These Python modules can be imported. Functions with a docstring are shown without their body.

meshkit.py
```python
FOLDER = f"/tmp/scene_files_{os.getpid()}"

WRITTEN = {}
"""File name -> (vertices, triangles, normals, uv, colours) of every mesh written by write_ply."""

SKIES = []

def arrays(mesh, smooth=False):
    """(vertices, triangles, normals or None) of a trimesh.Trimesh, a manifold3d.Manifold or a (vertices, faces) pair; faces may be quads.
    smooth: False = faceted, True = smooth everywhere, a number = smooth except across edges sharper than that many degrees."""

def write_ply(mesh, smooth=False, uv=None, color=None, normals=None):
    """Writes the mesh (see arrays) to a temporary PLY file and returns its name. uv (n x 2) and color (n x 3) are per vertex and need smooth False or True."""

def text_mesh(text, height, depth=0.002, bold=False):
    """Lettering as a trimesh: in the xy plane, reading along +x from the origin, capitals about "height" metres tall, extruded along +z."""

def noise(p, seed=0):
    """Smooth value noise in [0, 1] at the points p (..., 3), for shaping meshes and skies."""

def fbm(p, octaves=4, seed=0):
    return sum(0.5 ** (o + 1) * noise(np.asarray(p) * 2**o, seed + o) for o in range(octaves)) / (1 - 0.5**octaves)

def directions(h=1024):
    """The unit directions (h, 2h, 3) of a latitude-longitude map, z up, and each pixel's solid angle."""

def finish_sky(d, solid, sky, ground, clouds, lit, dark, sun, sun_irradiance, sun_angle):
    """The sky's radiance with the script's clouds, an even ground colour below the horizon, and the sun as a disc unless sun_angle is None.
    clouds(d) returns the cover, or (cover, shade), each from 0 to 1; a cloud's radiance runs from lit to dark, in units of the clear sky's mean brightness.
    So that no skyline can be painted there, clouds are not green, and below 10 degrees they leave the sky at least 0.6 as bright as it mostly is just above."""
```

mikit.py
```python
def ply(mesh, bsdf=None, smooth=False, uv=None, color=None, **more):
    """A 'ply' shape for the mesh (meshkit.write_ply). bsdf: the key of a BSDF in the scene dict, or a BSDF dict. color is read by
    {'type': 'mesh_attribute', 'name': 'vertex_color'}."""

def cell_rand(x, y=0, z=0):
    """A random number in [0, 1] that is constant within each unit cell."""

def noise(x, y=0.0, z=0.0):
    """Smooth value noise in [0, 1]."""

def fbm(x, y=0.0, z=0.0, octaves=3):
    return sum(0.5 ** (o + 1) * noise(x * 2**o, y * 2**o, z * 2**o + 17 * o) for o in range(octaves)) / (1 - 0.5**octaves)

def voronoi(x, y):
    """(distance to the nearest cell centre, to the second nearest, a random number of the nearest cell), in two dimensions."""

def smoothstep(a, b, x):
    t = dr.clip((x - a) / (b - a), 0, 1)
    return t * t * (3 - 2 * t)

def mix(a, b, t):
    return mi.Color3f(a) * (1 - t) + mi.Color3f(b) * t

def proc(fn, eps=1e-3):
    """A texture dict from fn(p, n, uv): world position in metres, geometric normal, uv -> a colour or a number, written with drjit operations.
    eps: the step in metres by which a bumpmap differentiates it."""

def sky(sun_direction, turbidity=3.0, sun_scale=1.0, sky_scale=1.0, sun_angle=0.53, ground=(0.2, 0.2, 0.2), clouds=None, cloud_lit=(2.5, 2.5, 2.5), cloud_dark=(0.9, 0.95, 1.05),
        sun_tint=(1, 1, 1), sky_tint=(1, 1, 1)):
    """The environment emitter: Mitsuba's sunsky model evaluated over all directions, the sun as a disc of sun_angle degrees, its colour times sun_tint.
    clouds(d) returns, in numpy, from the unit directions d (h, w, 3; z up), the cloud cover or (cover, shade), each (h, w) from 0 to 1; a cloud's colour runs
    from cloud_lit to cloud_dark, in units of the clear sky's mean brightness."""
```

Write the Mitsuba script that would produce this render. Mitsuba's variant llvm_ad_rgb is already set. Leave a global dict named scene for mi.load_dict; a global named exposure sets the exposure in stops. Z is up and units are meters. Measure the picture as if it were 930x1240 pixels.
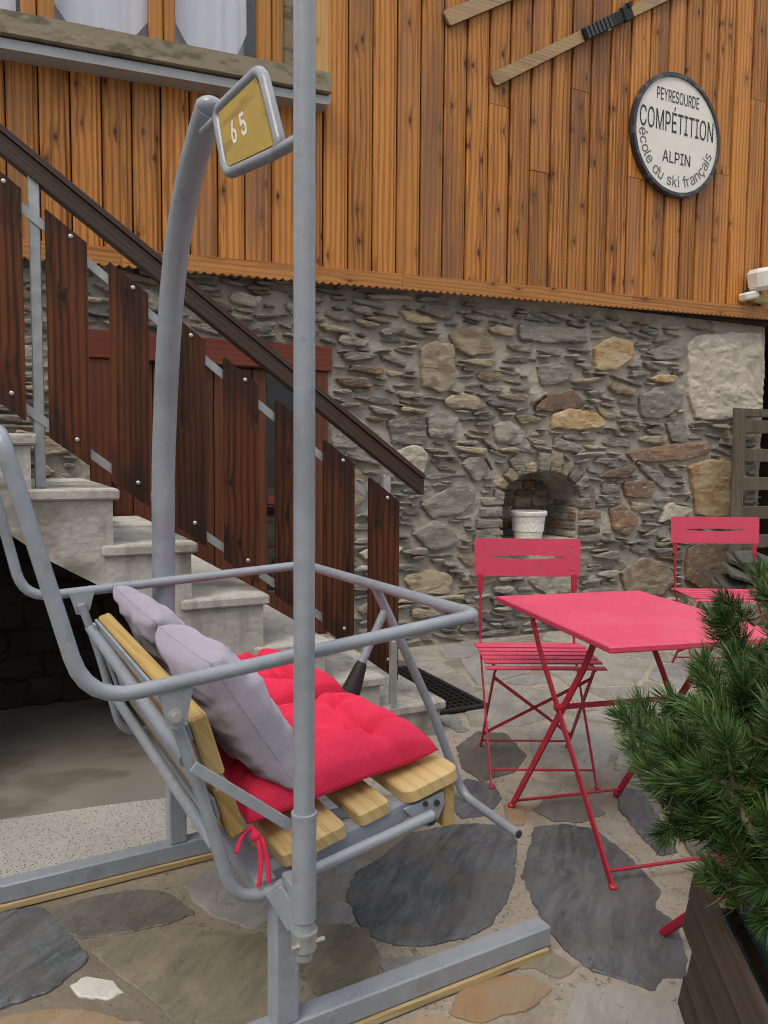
import math, random
import numpy as np
import trimesh, shapely
import mitsuba as mi
import drjit as dr
import mikit, meshkit
from mikit import fbm, noise, voronoi, smoothstep, mix, cell_rand
from scipy.spatial import Delaunay
from shapely.geometry import Polygon, Point

rng = np.random.default_rng(7)
random.seed(7)
scene, labels = {}, {}
# ------------------------------------------------------------------ camera, sky, exposure
CAM = np.array([0.0, 0.0, 1.2])
_p, _r, _y = np.radians([4.0, 0.43, 26.0])
_fwd = np.array([np.sin(_y) * np.cos(_p), np.cos(_y) * np.cos(_p), -np.sin(_p)])
_rt = np.array([np.cos(_y), -np.sin(_y), 0]); _up = np.cross(_rt, _fwd)
_up2 = np.cos(_r) * _up - np.sin(_r) * _rt
T = mi.ScalarTransform4f
scene['camera'] = {'type': 'perspective', 'fov': 52.65, 'fov_axis': 'x', 'near_clip': 0.02, 'far_clip': 200.0,
                   'to_world': T().look_at(origin=CAM.tolist(), target=(CAM + _fwd).tolist(), up=_up2.tolist())}


def cloud(d):
    # closed overcast: brightest overhead, a third of that at the horizon
    n = meshkit.fbm(d * 2.3 + 4.0, 4)
    return np.ones(d.shape[:2]), np.clip(1.0 - np.clip(d[..., 2], 0, 1) + 0.25 * (n - 0.5), 0, 1)


scene['sky'] = mikit.sky((-0.50, -0.38, 0.85), turbidity=4, sun_scale=0.28, sun_angle=26, clouds=cloud,
                         cloud_lit=(2.75, 2.82, 2.95), cloud_dark=(0.62, 0.64, 0.68), ground=(0.2, 0.19, 0.18))
exposure = 2.32


# ------------------------------------------------------------------ helpers
def num(key):
    if key not in scene and key not in labels and not any(k.startswith(key + '__') for k in scene):
        return key
    n = 1
    while True:
        k = f'{key}_{n:03d}'
        if k not in scene and k not in labels and not any(q.startswith(k + '__') for q in scene):
            return k
        n += 1


COUNT = {}


def put(key, mesh, bsdf, smooth=False, tone=None, kind=None, label=None):
    """one shape entry; a taken key gets the next number"""
    if key in COUNT or key in scene:
        COUNT[key] = COUNT.get(key, 0) + 1
        k = f'{key}_{COUNT[key]:03d}'
        while k in scene:
            COUNT[key] += 1; k = f'{key}_{COUNT[key]:03d}'
    else:
        COUNT[key] = 0; k = key
    uv = None
    if tone is not None:
        v, f, n = meshkit.arrays(mesh, False)
        mesh = trimesh.Trimesh(v, f, process=False)
        uv = np.tile(np.asarray(tone, float)[None], (len(v), 1))
        smooth = bool(smooth)
    scene[k] = mikit.ply(mesh, bsdf, smooth=smooth, uv=uv)
    if kind or label:
        labels[k] = {}
        if kind: labels[k]['kind'] = kind
        if label: labels[k]['label'] = label
    return k


def thing(key, label, cat, group=None):
    labels[key] = {'label': label, 'category': cat, 'kind': 'thing'}
    if group: labels[key]['group'] = group
    return key


def struct(key, label, kind='structure'):
    labels.setdefault(key, {}).update({'label': label, 'kind': kind}); return key


def cat(ms):
    return trimesh.util.concatenate([m if isinstance(m, trimesh.Trimesh) else trimesh.Trimesh(*m, process=False) for m in ms])


def obox(c, ax, h, ch=0.0):
    """box with centre c, axes rows ax, half sizes h, chamfer ch"""
    c, ax, h = np.asarray(c, float), np.asarray(ax, float), np.asarray(h, float)
    ch = min(ch, 0.45 * h.min())
    pts = []
    for s in np.ndindex(2, 2, 2):
        s = np.array(s) * 2 - 1
        if ch > 0:
            for k in range(3):
                q = s * h - s * ch; q[k] = s[k] * h[k]; pts.append(q)
        else:
            pts.append(s * h)
    m = trimesh.convex.convex_hull(np.array(pts))
    v = c + np.asarray(m.vertices) @ ax
    m = trimesh.Trimesh(v, m.faces, process=False)
    if m.volume < 0: m.invert()
    return m


E3 = np.eye(3)


def box(x0, x1, y0, y1, z0, z1, ch=0.0):
    return obox([(x0 + x1) / 2, (y0 + y1) / 2, (z0 + z1) / 2], E3, [abs(x1 - x0) / 2, abs(y1 - y0) / 2, abs(z1 - z0) / 2], ch)


def bar(p0, p1, wdir, w, t, ch=0.0):
    """flat bar from p0 to p1, width w along wdir, thickness t"""
    p0, p1 = np.asarray(p0, float), np.asarray(p1, float)
    d = p1 - p0; L = np.linalg.norm(d); d /= L
    wv = np.asarray(wdir, float); wv = wv - d * (wv @ d); wv /= np.linalg.norm(wv)
    return obox((p0 + p1) / 2, [d, wv, np.cross(d, wv)], [L / 2, w / 2, t / 2], ch)


def fillet(pts, rad, n=7):
    pts = [np.asarray(p, float) for p in pts]
    rad = rad if hasattr(rad, '__len__') else [rad] * len(pts)
    out = [pts[0]]
    for i in range(1, len(pts) - 1):
        a, b, c = pts[i - 1], pts[i], pts[i + 1]
        u, v = a - b, c - b
        r = min(rad[i], 0.49 * np.linalg.norm(u), 0.49 * np.linalg.norm(v))
        u, v = u / np.linalg.norm(u), v / np.linalg.norm(v)
        for t in np.linspace(0, 1, n):
            out.append((1 - t) ** 2 * (b + u * r) + 2 * t * (1 - t) * b + t * t * (b + v * r))
    out.append(pts[-1])
    return np.array(out)


def tube(pts, r, n=14, closed=False, hollow=False):
    p = np.asarray(pts, float)
    keep = [0] + [i for i in range(1, len(p)) if np.linalg.norm(p[i] - p[i - 1]) > 1e-5]
    p = p[keep]
    r = np.broadcast_to(r, (len(keep),)) if np.ndim(r) == 0 else np.asarray(r)[keep]
    if closed:
        t = np.roll(p, -1, 0) - np.roll(p, 1, 0)
    else:
        t = np.gradient(p, axis=0)
    t /= np.linalg.norm(t, axis=1, keepdims=True)
    a = np.cross(t[0], [0.31, 0.2, 0.93]); a /= np.linalg.norm(a)
    A = []
    for k in range(len(p)):
        a = a - t[k] * (a @ t[k]); a /= np.linalg.norm(a); A.append(a)
    A = np.array(A); B = np.cross(t, A)
    ang = np.arange(n) * 2 * np.pi / n
    v = p[:, None] + r[:, None, None] * (np.cos(ang)[None, :, None] * A[:, None] + np.sin(ang)[None, :, None] * B[:, None])
    m = len(p); f = []
    off = 0
    for i in range(m if closed else m - 1):
        i2 = (i + 1) % m
        if closed and i2 == 0:   # close with best twist
            off = int(np.argmin([np.linalg.norm(v[0] - np.roll(v[-1], k, 0)) for k in range(n)]))
        for j in range(n):
            j2 = (j + 1) % n
            o = off if (closed and i2 == 0) else 0
            f += [[i * n + j, i * n + j2, i2 * n + (j2 + o) % n], [i * n + j, i2 * n + (j2 + o) % n, i2 * n + (j + o) % n]]
    v = v.reshape(-1, 3)
    if not closed:
        v = np.vstack([v, p[0] - t[0] * 1e-4, p[-1] + t[-1] * 1e-4]); c0, c1 = len(v) - 2, len(v) - 1
        for j in range(n):
            j2 = (j + 1) % n
            f += [[c0, j2, j], [c1, (m - 1) * n + j, (m - 1) * n + j2]]
    return trimesh.Trimesh(v, np.array(f), process=False)


def extrude(poly, basis, origin, d0, d1):
    """shapely polygon in (a, b) -> solid between d0 and d1 along the third basis vector"""
    ms = []
    for g in getattr(poly, 'geoms', [poly]):
        m = trimesh.creation.extrude_polygon(g, d1 - d0, engine='earcut')
        v = np.asarray(m.vertices) + [0, 0, d0]
        m = trimesh.Trimesh(np.asarray(origin) + v @ np.asarray(basis, float), m.faces, process=False)
        if m.volume < 0: m.invert()
        ms.append(m)
    return cat(ms)


def lathe(profile, c, n=40):
    pr = np.asarray(profile, float); ang = np.arange(n) * 2 * np.pi / n
    v = np.stack([pr[:, None, 0] * np.cos(ang), pr[:, None, 0] * np.sin(ang), np.broadcast_to(pr[:, None, 1], (len(pr), n))], -1).reshape(-1, 3) + np.asarray(c)
    f = []
    for i in range(len(pr) - 1):
        for j in range(n):
            j2 = (j + 1) % n
            f += [[i * n + j, i * n + j2, (i + 1) * n + j2], [i * n + j, (i + 1) * n + j2, (i + 1) * n + j]]
    return trimesh.Trimesh(v, np.array(f), process=False)


def ball(c, r, s=(1, 1, 1), sub=2):
    m = trimesh.creation.icosphere(subdivisions=sub, radius=r)
    return trimesh.Trimesh(np.asarray(m.vertices) * s + np.asarray(c), m.faces, process=False)


# ------------------------------------------------------------------ materials
P_ = mikit.proc


def rgb(c): return {'type': 'rgb', 'value': list(c)}


def mat(key, col, rough=0.6, spec=0.4, bump=None, bscale=0.002, eps=1e-3, twosided=True, **kw):
    col = P_(col) if callable(col) else rgb(col)
    rough = P_(rough) if callable(rough) else rough
    b = {'type': 'principled', 'base_color': col, 'roughness': rough, 'specular': spec, **kw}
    if bump is not None:
        b = {'type': 'bumpmap', 'arbitrary': P_(bump, eps), 'scale': bscale, 'bsdf': b}
    if twosided: b = {'type': 'twosided', 'bsdf': b}
    scene[key] = b


def woodfn(ax, light, mid, dark, grain=55.0, stretch=2.2, knots=1.0, grey=None, wear=0.0, fibre=0.5):
    """ax(p) -> (across, along, other). uv.x shifts the pattern, uv.y the tone per piece"""
    def fn(p, n, uv):
        a, l, o = ax(p)
        s = mi.Float(uv.x) * 61.0
        a2 = a + o * 0.7
        irr = 0.10 * noise(a2 * 40 + s, l * 30, s)
        kd, k2, kr = voronoi(a2 * 8.0 + s * 1.7, l * 4.6 + s)
        on = smoothstep(0.60, 0.66, kr) * knots
        kn = smoothstep(0.15, 0.06, kd + irr * 0.7) * on
        ring = dr.exp(-dr.square(kd / 0.26)) * on
        warp = 0.050 * noise(a2 * 5 + s, l * 0.9, s) + 0.016 * noise(a2 * 14 + s, l * 2.6, s + 3) + ring * 0.014
        band = 0.5 + 0.5 * dr.sin((a2 + warp) * grain * 6.2)
        band = band * band
        fib = fbm(a2 * 190 + s, l * 5.0, s, octaves=3)
        wide = fbm(a2 * 17 + s, l * stretch * 0.35, s + 5, octaves=3)
        v = smoothstep(0.2, 0.85, band * 0.42 + wide * 0.36 + fib * fibre * 0.5)
        c = mix(light, mid, v)
        c = mix(c, dark, smoothstep(0.52, 0.78, fib * 0.6 + wide * 0.5) * 0.55 + ring * 0.38)
        c = mix(c, [dark[0] * 0.5, dark[1] * 0.42, dark[2] * 0.4], kn * 0.85)
        tone = 0.66 + 0.62 * mi.Float(uv.y)
        if grey is not None:
            c = mix(c, grey, smoothstep(0.46, 0.8, fbm(a2 * 6 + s, l * 1.0, s + 9.0) + 0.2 * (mi.Float(uv.x) - 0.5)) * 0.62)
        if wear:
            c = mix(c, [0.30, 0.26, 0.21], smoothstep(0.62, 0.75, fbm(a2 * 30 + s, l * 6, s)) * wear)
        return c * tone
    return fn


def woodbump(ax, grain=70.0, stretch=2.5):
    def fn(p, n, uv):
        a, l, o = ax(p)
        return fbm((a + o * 0.7) * grain, l * stretch, 3.0, octaves=3)
    return fn


AX_XZ = lambda p: (p.x, p.z, p.y)          # vertical boards
AX_ZX = lambda p: (p.z, p.x, p.y)          # boards along x
_cu, _su = math.cos(math.radians(3.5)), math.sin(math.radians(3.5))
AX_W = lambda p: (p.x * _cu + p.y * _su, p.y * _cu - p.x * _su, p.z)   # along the seat width
AX_HR = lambda p: (p.x * 0.59 + p.z * 0.81, p.x * 0.81 - p.z * 0.59, p.y)
AX_PL = lambda p: (p.z, p.x * 0.57 + p.y * 0.82, p.x * 0.82 - p.y * 0.57)
AX_XY = lambda p: (p.y, p.x, p.z)

mat('cladding_wood', woodfn(AX_XZ, (0.47, 0.205, 0.044), (0.275, 0.092, 0.017), (0.065, 0.018, 0.006), grain=30, knots=1.0, grey=(0.19, 0.098, 0.058)), 0.55, 0.35, woodbump(AX_XZ), 0.0012)
mat('fascia_wood', woodfn(AX_ZX, (0.42, 0.19, 0.052), (0.29, 0.11, 0.028), (0.14, 0.045, 0.014), grain=40, knots=0.9), 0.5, 0.35, woodbump(AX_ZX), 0.001)
mat('pale_pine', woodfn(AX_XZ, (0.50, 0.30, 0.12), (0.43, 0.24, 0.085), (0.3, 0.14, 0.05), grain=36, knots=0.7), 0.5, 0.35)
mat('window_wood', woodfn(AX_XZ, (0.38, 0.165, 0.026), (0.30, 0.12, 0.016), (0.18, 0.065, 0.009), grain=40, knots=0.0), 0.35, 0.5)
_dbw = woodfn(AX_XZ, (0.105, 0.031, 0.0095), (0.034, 0.0115, 0.0052), (0.006, 0.0038, 0.003), grain=40, stretch=1.6, knots=0.8, grey=(0.006, 0.0045, 0.0038))


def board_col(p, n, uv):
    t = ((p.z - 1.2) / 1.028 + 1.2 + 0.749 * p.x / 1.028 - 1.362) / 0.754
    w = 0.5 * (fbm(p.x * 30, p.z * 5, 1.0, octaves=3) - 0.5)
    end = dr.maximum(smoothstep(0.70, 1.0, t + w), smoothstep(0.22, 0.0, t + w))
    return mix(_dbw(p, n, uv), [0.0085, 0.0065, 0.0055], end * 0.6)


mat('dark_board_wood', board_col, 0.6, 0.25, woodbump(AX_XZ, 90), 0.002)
mat('handrail_wood', woodfn(AX_HR, (0.052, 0.027, 0.017), (0.026, 0.014, 0.009), (0.010, 0.006, 0.005), grain=60, knots=0.3, grey=(0.07, 0.058, 0.046)), 0.5, 0.4, woodbump(AX_HR, 90), 0.0015)
mat('door_wood', woodfn(AX_XZ, (0.115, 0.034, 0.013), (0.07, 0.021, 0.009), (0.03, 0.010, 0.006), grain=30, knots=0.2), 0.5, 0.4)
mat('lintel_wood', woodfn(AX_ZX, (0.15, 0.036, 0.021), (0.12, 0.028, 0.017), (0.07, 0.018, 0.012), grain=35, knots=0.2), 0.55, 0.3)
mat('seat_wood', woodfn(AX_W, (0.43, 0.33, 0.16), (0.375, 0.275, 0.118), (0.26, 0.18, 0.07), grain=30, stretch=1.4, knots=0.5), 0.6, 0.3, woodbump(AX_W, 60), 0.001)
mat('yellow_wood', woodfn(AX_W, (0.36, 0.255, 0.10), (0.30, 0.195, 0.058), (0.21, 0.12, 0.03), grain=30, stretch=1.4, knots=0.5, grey=(0.42, 0.34, 0.21)), 0.6, 0.3, woodbump(AX_W, 60), 0.001)
mat('plank_wood', woodfn(AX_XY, (0.40, 0.32, 0.18), (0.32, 0.245, 0.125), (0.2, 0.13, 0.06), grain=40, knots=0.3), 0.65, 0.3)
mat('ski_wood', woodfn(AX_ZX, (0.36, 0.25, 0.13), (0.30, 0.19, 0.09), (0.18, 0.11, 0.05), grain=40, knots=0.0, wear=0.3), 0.5, 0.4)
mat('weathered_wood', woodfn(AX_XZ, (0.12, 0.10, 0.075), (0.085, 0.072, 0.055), (0.04, 0.035, 0.028), grain=50, knots=0.2), 0.8, 0.2)
mat('planter_wood', woodfn(AX_PL, (0.060, 0.042, 0.031), (0.045, 0.031, 0.023), (0.022, 0.016, 0.013), grain=22, knots=0.2), 0.6, 0.35, woodbump(AX_PL, 90), 0.0015)


def steel_col(p, n, uv):
    a = fbm(p.x * 40, p.y * 40, p.z * 40)
    b = fbm(p.x * 7, p.y * 7, p.z * 5 + 3)
    c = mix([0.205, 0.235, 0.28], [0.255, 0.285, 0.328], a)
    c = mix(c, [0.15, 0.162, 0.185], smoothstep(0.5, 0.75, b) * 0.5)
    c = mix(c, [0.33, 0.35, 0.37], smoothstep(0.66, 0.72, fbm(p.x * 130, p.y * 130, p.z * 60)) * 0.18)
    c = mix(c, [0.13, 0.085, 0.055], smoothstep(0.66, 0.74, fbm(p.x * 33 + 5, p.y * 33, p.z * 22, octaves=4)) * 0.2)
    return c


mat('grey_paint', steel_col, 0.33, 0.6, lambda p, n, uv: fbm(p.x * 160, p.y * 160, p.z * 160, octaves=2), 0.0004, clearcoat=0.3, clearcoat_gloss=0.8)
mat('galvanised', lambda p, n, uv: mix([0.30, 0.32, 0.33], [0.47, 0.49, 0.50], fbm(p.x * 30, p.y * 30, p.z * 30)), 0.38, 0.5, metallic=0.55)
mat('zinc_flashing', lambda p, n, uv: mix([0.30, 0.32, 0.33], [0.42, 0.44, 0.45], fbm(p.x * 9, p.y * 9, p.z * 25)), 0.45, 0.5, metallic=0.3)
mat('bolt_metal', (0.5, 0.5, 0.48), 0.35, 0.5, metallic=0.8)
mat('dark_metal', (0.06, 0.06, 0.065), 0.4, 0.5, metallic=0.5)
mat('black_rubber', (0.012, 0.012, 0.013), 0.6, 0.4)
mat('plate_yellow', lambda p, n, uv: mix(mix([0.42, 0.285, 0.05], [0.36, 0.25, 0.055], fbm(p.x * 30, p.y * 30, p.z * 30)), [0.22, 0.15, 0.03], smoothstep(0.55, 0.7, fbm(p.x * 14 + 5, p.y * 14, p.z * 40)) * 0.6), 0.55, 0.4)
mat('white_letter', lambda p, n, uv: mix([0.62, 0.61, 0.56], [0.75, 0.74, 0.7], noise(p.x * 90, p.y * 90, p.z * 90)), 0.6, 0.3)


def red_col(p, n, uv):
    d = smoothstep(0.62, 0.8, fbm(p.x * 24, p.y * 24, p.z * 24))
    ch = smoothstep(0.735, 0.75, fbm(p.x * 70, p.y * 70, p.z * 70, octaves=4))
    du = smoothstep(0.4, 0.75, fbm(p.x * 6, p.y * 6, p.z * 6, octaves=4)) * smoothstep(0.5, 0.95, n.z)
    return mix(mix(mix(mix([0.51, 0.030, 0.090], [0.46, 0.026, 0.078], noise(p.x * 8, p.y * 8, p.z * 8)), [0.33, 0.05, 0.07], d * 0.35), [0.60, 0.15, 0.22], du * 0.2 + 0.18 * smoothstep(0.5, 0.95, n.z)), [0.16, 0.07, 0.045], ch * 0.8)  # up-facing faces also get a paler tint: sky sheen put into the colour


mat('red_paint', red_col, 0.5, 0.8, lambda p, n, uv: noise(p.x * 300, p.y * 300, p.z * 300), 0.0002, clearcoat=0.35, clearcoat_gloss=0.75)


mat('shaded_leg_red', lambda p, n, uv: mix(mix([0.36, 0.012, 0.036], [0.31, 0.010, 0.03], noise(p.x * 20, p.y * 20, p.z * 20)), [0.13, 0.055, 0.035], smoothstep(0.70, 0.73, fbm(p.x * 80, p.y * 80, p.z * 80, octaves=4)) * 0.8), 0.42, 0.5)  # same red as the panels, darkened: shade on the legs put into the colour


def fabric(c1, c2, f=420.0):
    def fn(p, n, uv):
        th = noise(p.x * f, p.y * f, p.z * f * 0.6)
        b = fbm(p.x * 12, p.y * 12, p.z * 12)
        return mix(c1, c2, 0.6 * th + 0.4 * b)
    return fn


mat('rose_fabric', fabric((0.52, 0.018, 0.056), (0.66, 0.036, 0.096)), 0.85, 0.2, lambda p, n, uv: noise(p.x * 420, p.y * 420, p.z * 420) + 6 * fbm(p.x * 18, p.y * 18, p.z * 18), 0.0007, sheen=0.6, sheen_tint=0.6)
mat('lilac_fabric', fabric((0.245, 0.232, 0.295), (0.33, 0.315, 0.385)), 0.9, 0.2, lambda p, n, uv: noise(p.x * 420, p.y * 420, p.z * 420) + 7 * fbm(p.x * 14, p.y * 14, p.z * 26), 0.0007, sheen=0.4)


def concrete_col(p, n, uv):
    big = fbm(p.x * 3.1, p.y * 3.1, p.z * 4.2)
    fine = fbm(p.x * 60, p.y * 60, p.z * 60)
    c = mix([0.25, 0.243, 0.23], [0.47, 0.462, 0.44], big * 0.6 + fine * 0.4)
    st = smoothstep(0.52, 0.72, fbm(p.x * 5 + 20, p.y * 5, p.z * 5 + 7, octaves=4))
    c = mix(c, [0.115, 0.105, 0.082], st * 0.75)
    c = mix(c, [0.10, 0.095, 0.085], smoothstep(0.66, 0.76, fbm(p.x * 90, p.y * 90, p.z * 60)) * 0.2)
    c = mix(c, [0.17, 0.16, 0.14], smoothstep(0.5, 0.72, fbm(p.x * 26, p.y * 26, p.z * 3.5, octaves=4)) * 0.45)
    return c


mat('concrete', concrete_col, 0.85, 0.25, lambda p, n, uv: fbm(p.x * 70, p.y * 70, p.z * 70, octaves=4) + 2 * fbm(p.x * 9, p.y * 9, p.z * 9), 0.004)
mat('sill_concrete', lambda p, n, uv: mix(mix([0.20, 0.17, 0.125], [0.29, 0.25, 0.19], fbm(p.x * 8, p.y * 8, p.z * 14)), [0.10, 0.095, 0.06], smoothstep(0.5, 0.68, fbm(p.x * 11 + 4, p.y * 11, p.z * 20, octaves=4)) * 0.75), 0.85, 0.25, lambda p, n, uv: fbm(p.x * 60, p.y * 60, p.z * 60, octaves=4), 0.004)


def mortar_col(p, n, uv):
    b = fbm(p.x * 4, p.y * 4, p.z * 4, octaves=4)
    f = fbm(p.x * 110, p.y * 110, p.z * 110)
    c = mix([0.262, 0.242, 0.21], [0.50, 0.467, 0.41], 0.55 * b + 0.45 * f)
    return mix(c, [0.14, 0.125, 0.105], smoothstep(0.55, 0.75, fbm(p.x * 7 + 3, p.y * 7, p.z * 7)) * 0.5)


mat('mortar', mortar_col, 0.95, 0.15, lambda p, n, uv: fbm(p.x * 120, p.y * 120, p.z * 120, octaves=3) + 3 * fbm(p.x * 25, p.y * 25, p.z * 25), 0.006)


def stonefn(c1, c2, c3, bed=55.0, speck=0.0):
    def fn(p, n, uv):
        s = mi.Float(uv.x) * 40
        lay = fbm(p.x * 7 + s, p.y * 14, p.z * bed + s, octaves=4)
        b = fbm(p.x * 12 + s, p.y * 12, p.z * 12, octaves=3)
        c = mix(c1, c2, smoothstep(0.3, 0.7, lay))
        c = mix(c, c3, smoothstep(0.52, 0.7, b) * 0.7)
        c = mix(c, [0.42, 0.38, 0.30], smoothstep(0.58, 0.72, fbm(p.x * 26 + s, p.y * 26, p.z * 40, octaves=4)) * 0.35)
        if speck:
            c = mix(c, [0.12, 0.115, 0.11], smoothstep(0.6, 0.7, fbm(p.x * 150, p.y * 150, p.z * 150)) * speck)
        return c * (0.68 + 0.64 * mi.Float(uv.y))
    return fn


def rockbump(p, n, uv):
    return fbm(p.x * 40, p.y * 40, p.z * 110, octaves=4) + 0.5 * fbm(p.x * 150, p.y * 150, p.z * 150, octaves=2)


mat('slate_stone', stonefn((0.132, 0.129, 0.122), (0.245, 0.235, 0.212), (0.25, 0.218, 0.178)), 0.8, 0.3, rockbump, 0.013)
mat('tan_stone', stonefn((0.27, 0.225, 0.16), (0.36, 0.31, 0.235), (0.20, 0.15, 0.10), bed=25), 0.88, 0.25, rockbump, 0.013)
mat('grey_stone', stonefn((0.22, 0.205, 0.18), (0.32, 0.30, 0.265), (0.15, 0.14, 0.125), bed=30), 0.88, 0.25, rockbump, 0.013)
mat('ochre_stone', stonefn((0.36, 0.26, 0.14), (0.44, 0.36, 0.24), (0.30, 0.16, 0.07), bed=18), 0.88, 0.25, rockbump, 0.013)
mat('rust_stone', stonefn((0.20, 0.14, 0.10), (0.16, 0.125, 0.105), (0.25, 0.15, 0.085), bed=30), 0.85, 0.25, rockbump, 0.013)
mat('granite_stone', stonefn((0.36, 0.33, 0.28), (0.46, 0.425, 0.37), (0.30, 0.27, 0.22), bed=14, speck=0.5), 0.9, 0.25, rockbump, 0.006)


def flagfn(c1, c2, c3):
    def fn(p, n, uv):
        s = mi.Float(uv.x) * 40
        q = p.x * 0.74 + p.y * 0.67; r = p.y * 0.74 - p.x * 0.67
        r = r + 0.03 * noise(q * 6 + s, r * 6, s)
        lay = fbm(q * 5 + s, r * 30 + s, s, octaves=4)
        fine = fbm(q * 20 + s, r * 80, s, octaves=4)
        grit = fbm(p.x * 210, p.y * 210, s, octaves=2)
        b = fbm(p.x * 5 + s, p.y * 5, s, octaves=4)
        c = mix(c1, c2, smoothstep(0.25, 0.75, lay * 0.35 + b * 0.25 + fine * 0.28 + grit * 0.12))
        c = mix(c, c3, smoothstep(0.5, 0.7, fbm(p.x * 9 + s, p.y * 9, s + 4, octaves=4)) * 0.45)
        vein = dr.abs(fbm(q * 7 + s, r * 9, s + 8, octaves=4) - 0.5)
        c = mix(c, [0.34, 0.335, 0.32], smoothstep(0.008, 0.0, vein) * smoothstep(0.5, 0.65, b) * 0.10)
        c = mix(c, [0.02, 0.02, 0.02], smoothstep(0.006, 0.0, dr.abs(fbm(q * 4 + s, r * 14, s + 2, octaves=4) - 0.5)) * smoothstep(0.5, 0.62, lay) * 0.5)
        return c * (0.7 + 0.6 * mi.Float(uv.y))
    return fn


def flagbump(p, n, uv):
    q = p.x * 0.74 + p.y * 0.67; r = p.y * 0.74 - p.x * 0.67
    t = fbm(q * 6, r * 16, 1.0, octaves=4)
    k = t * 10; f = k - dr.floor(k)
    return (dr.floor(k) + smoothstep(0.7, 1.0, f)) / 10 * 3.2 + fbm(q * 34, r * 90, 0.0, octaves=4) * 1.0 + fbm(p.x * 160, p.y * 160, 0.0, octaves=2) * 0.5


def wetrough(p, n, uv): return 0.36 + 0.4 * fbm(p.x * 5, p.y * 5, 3.0)


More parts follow.
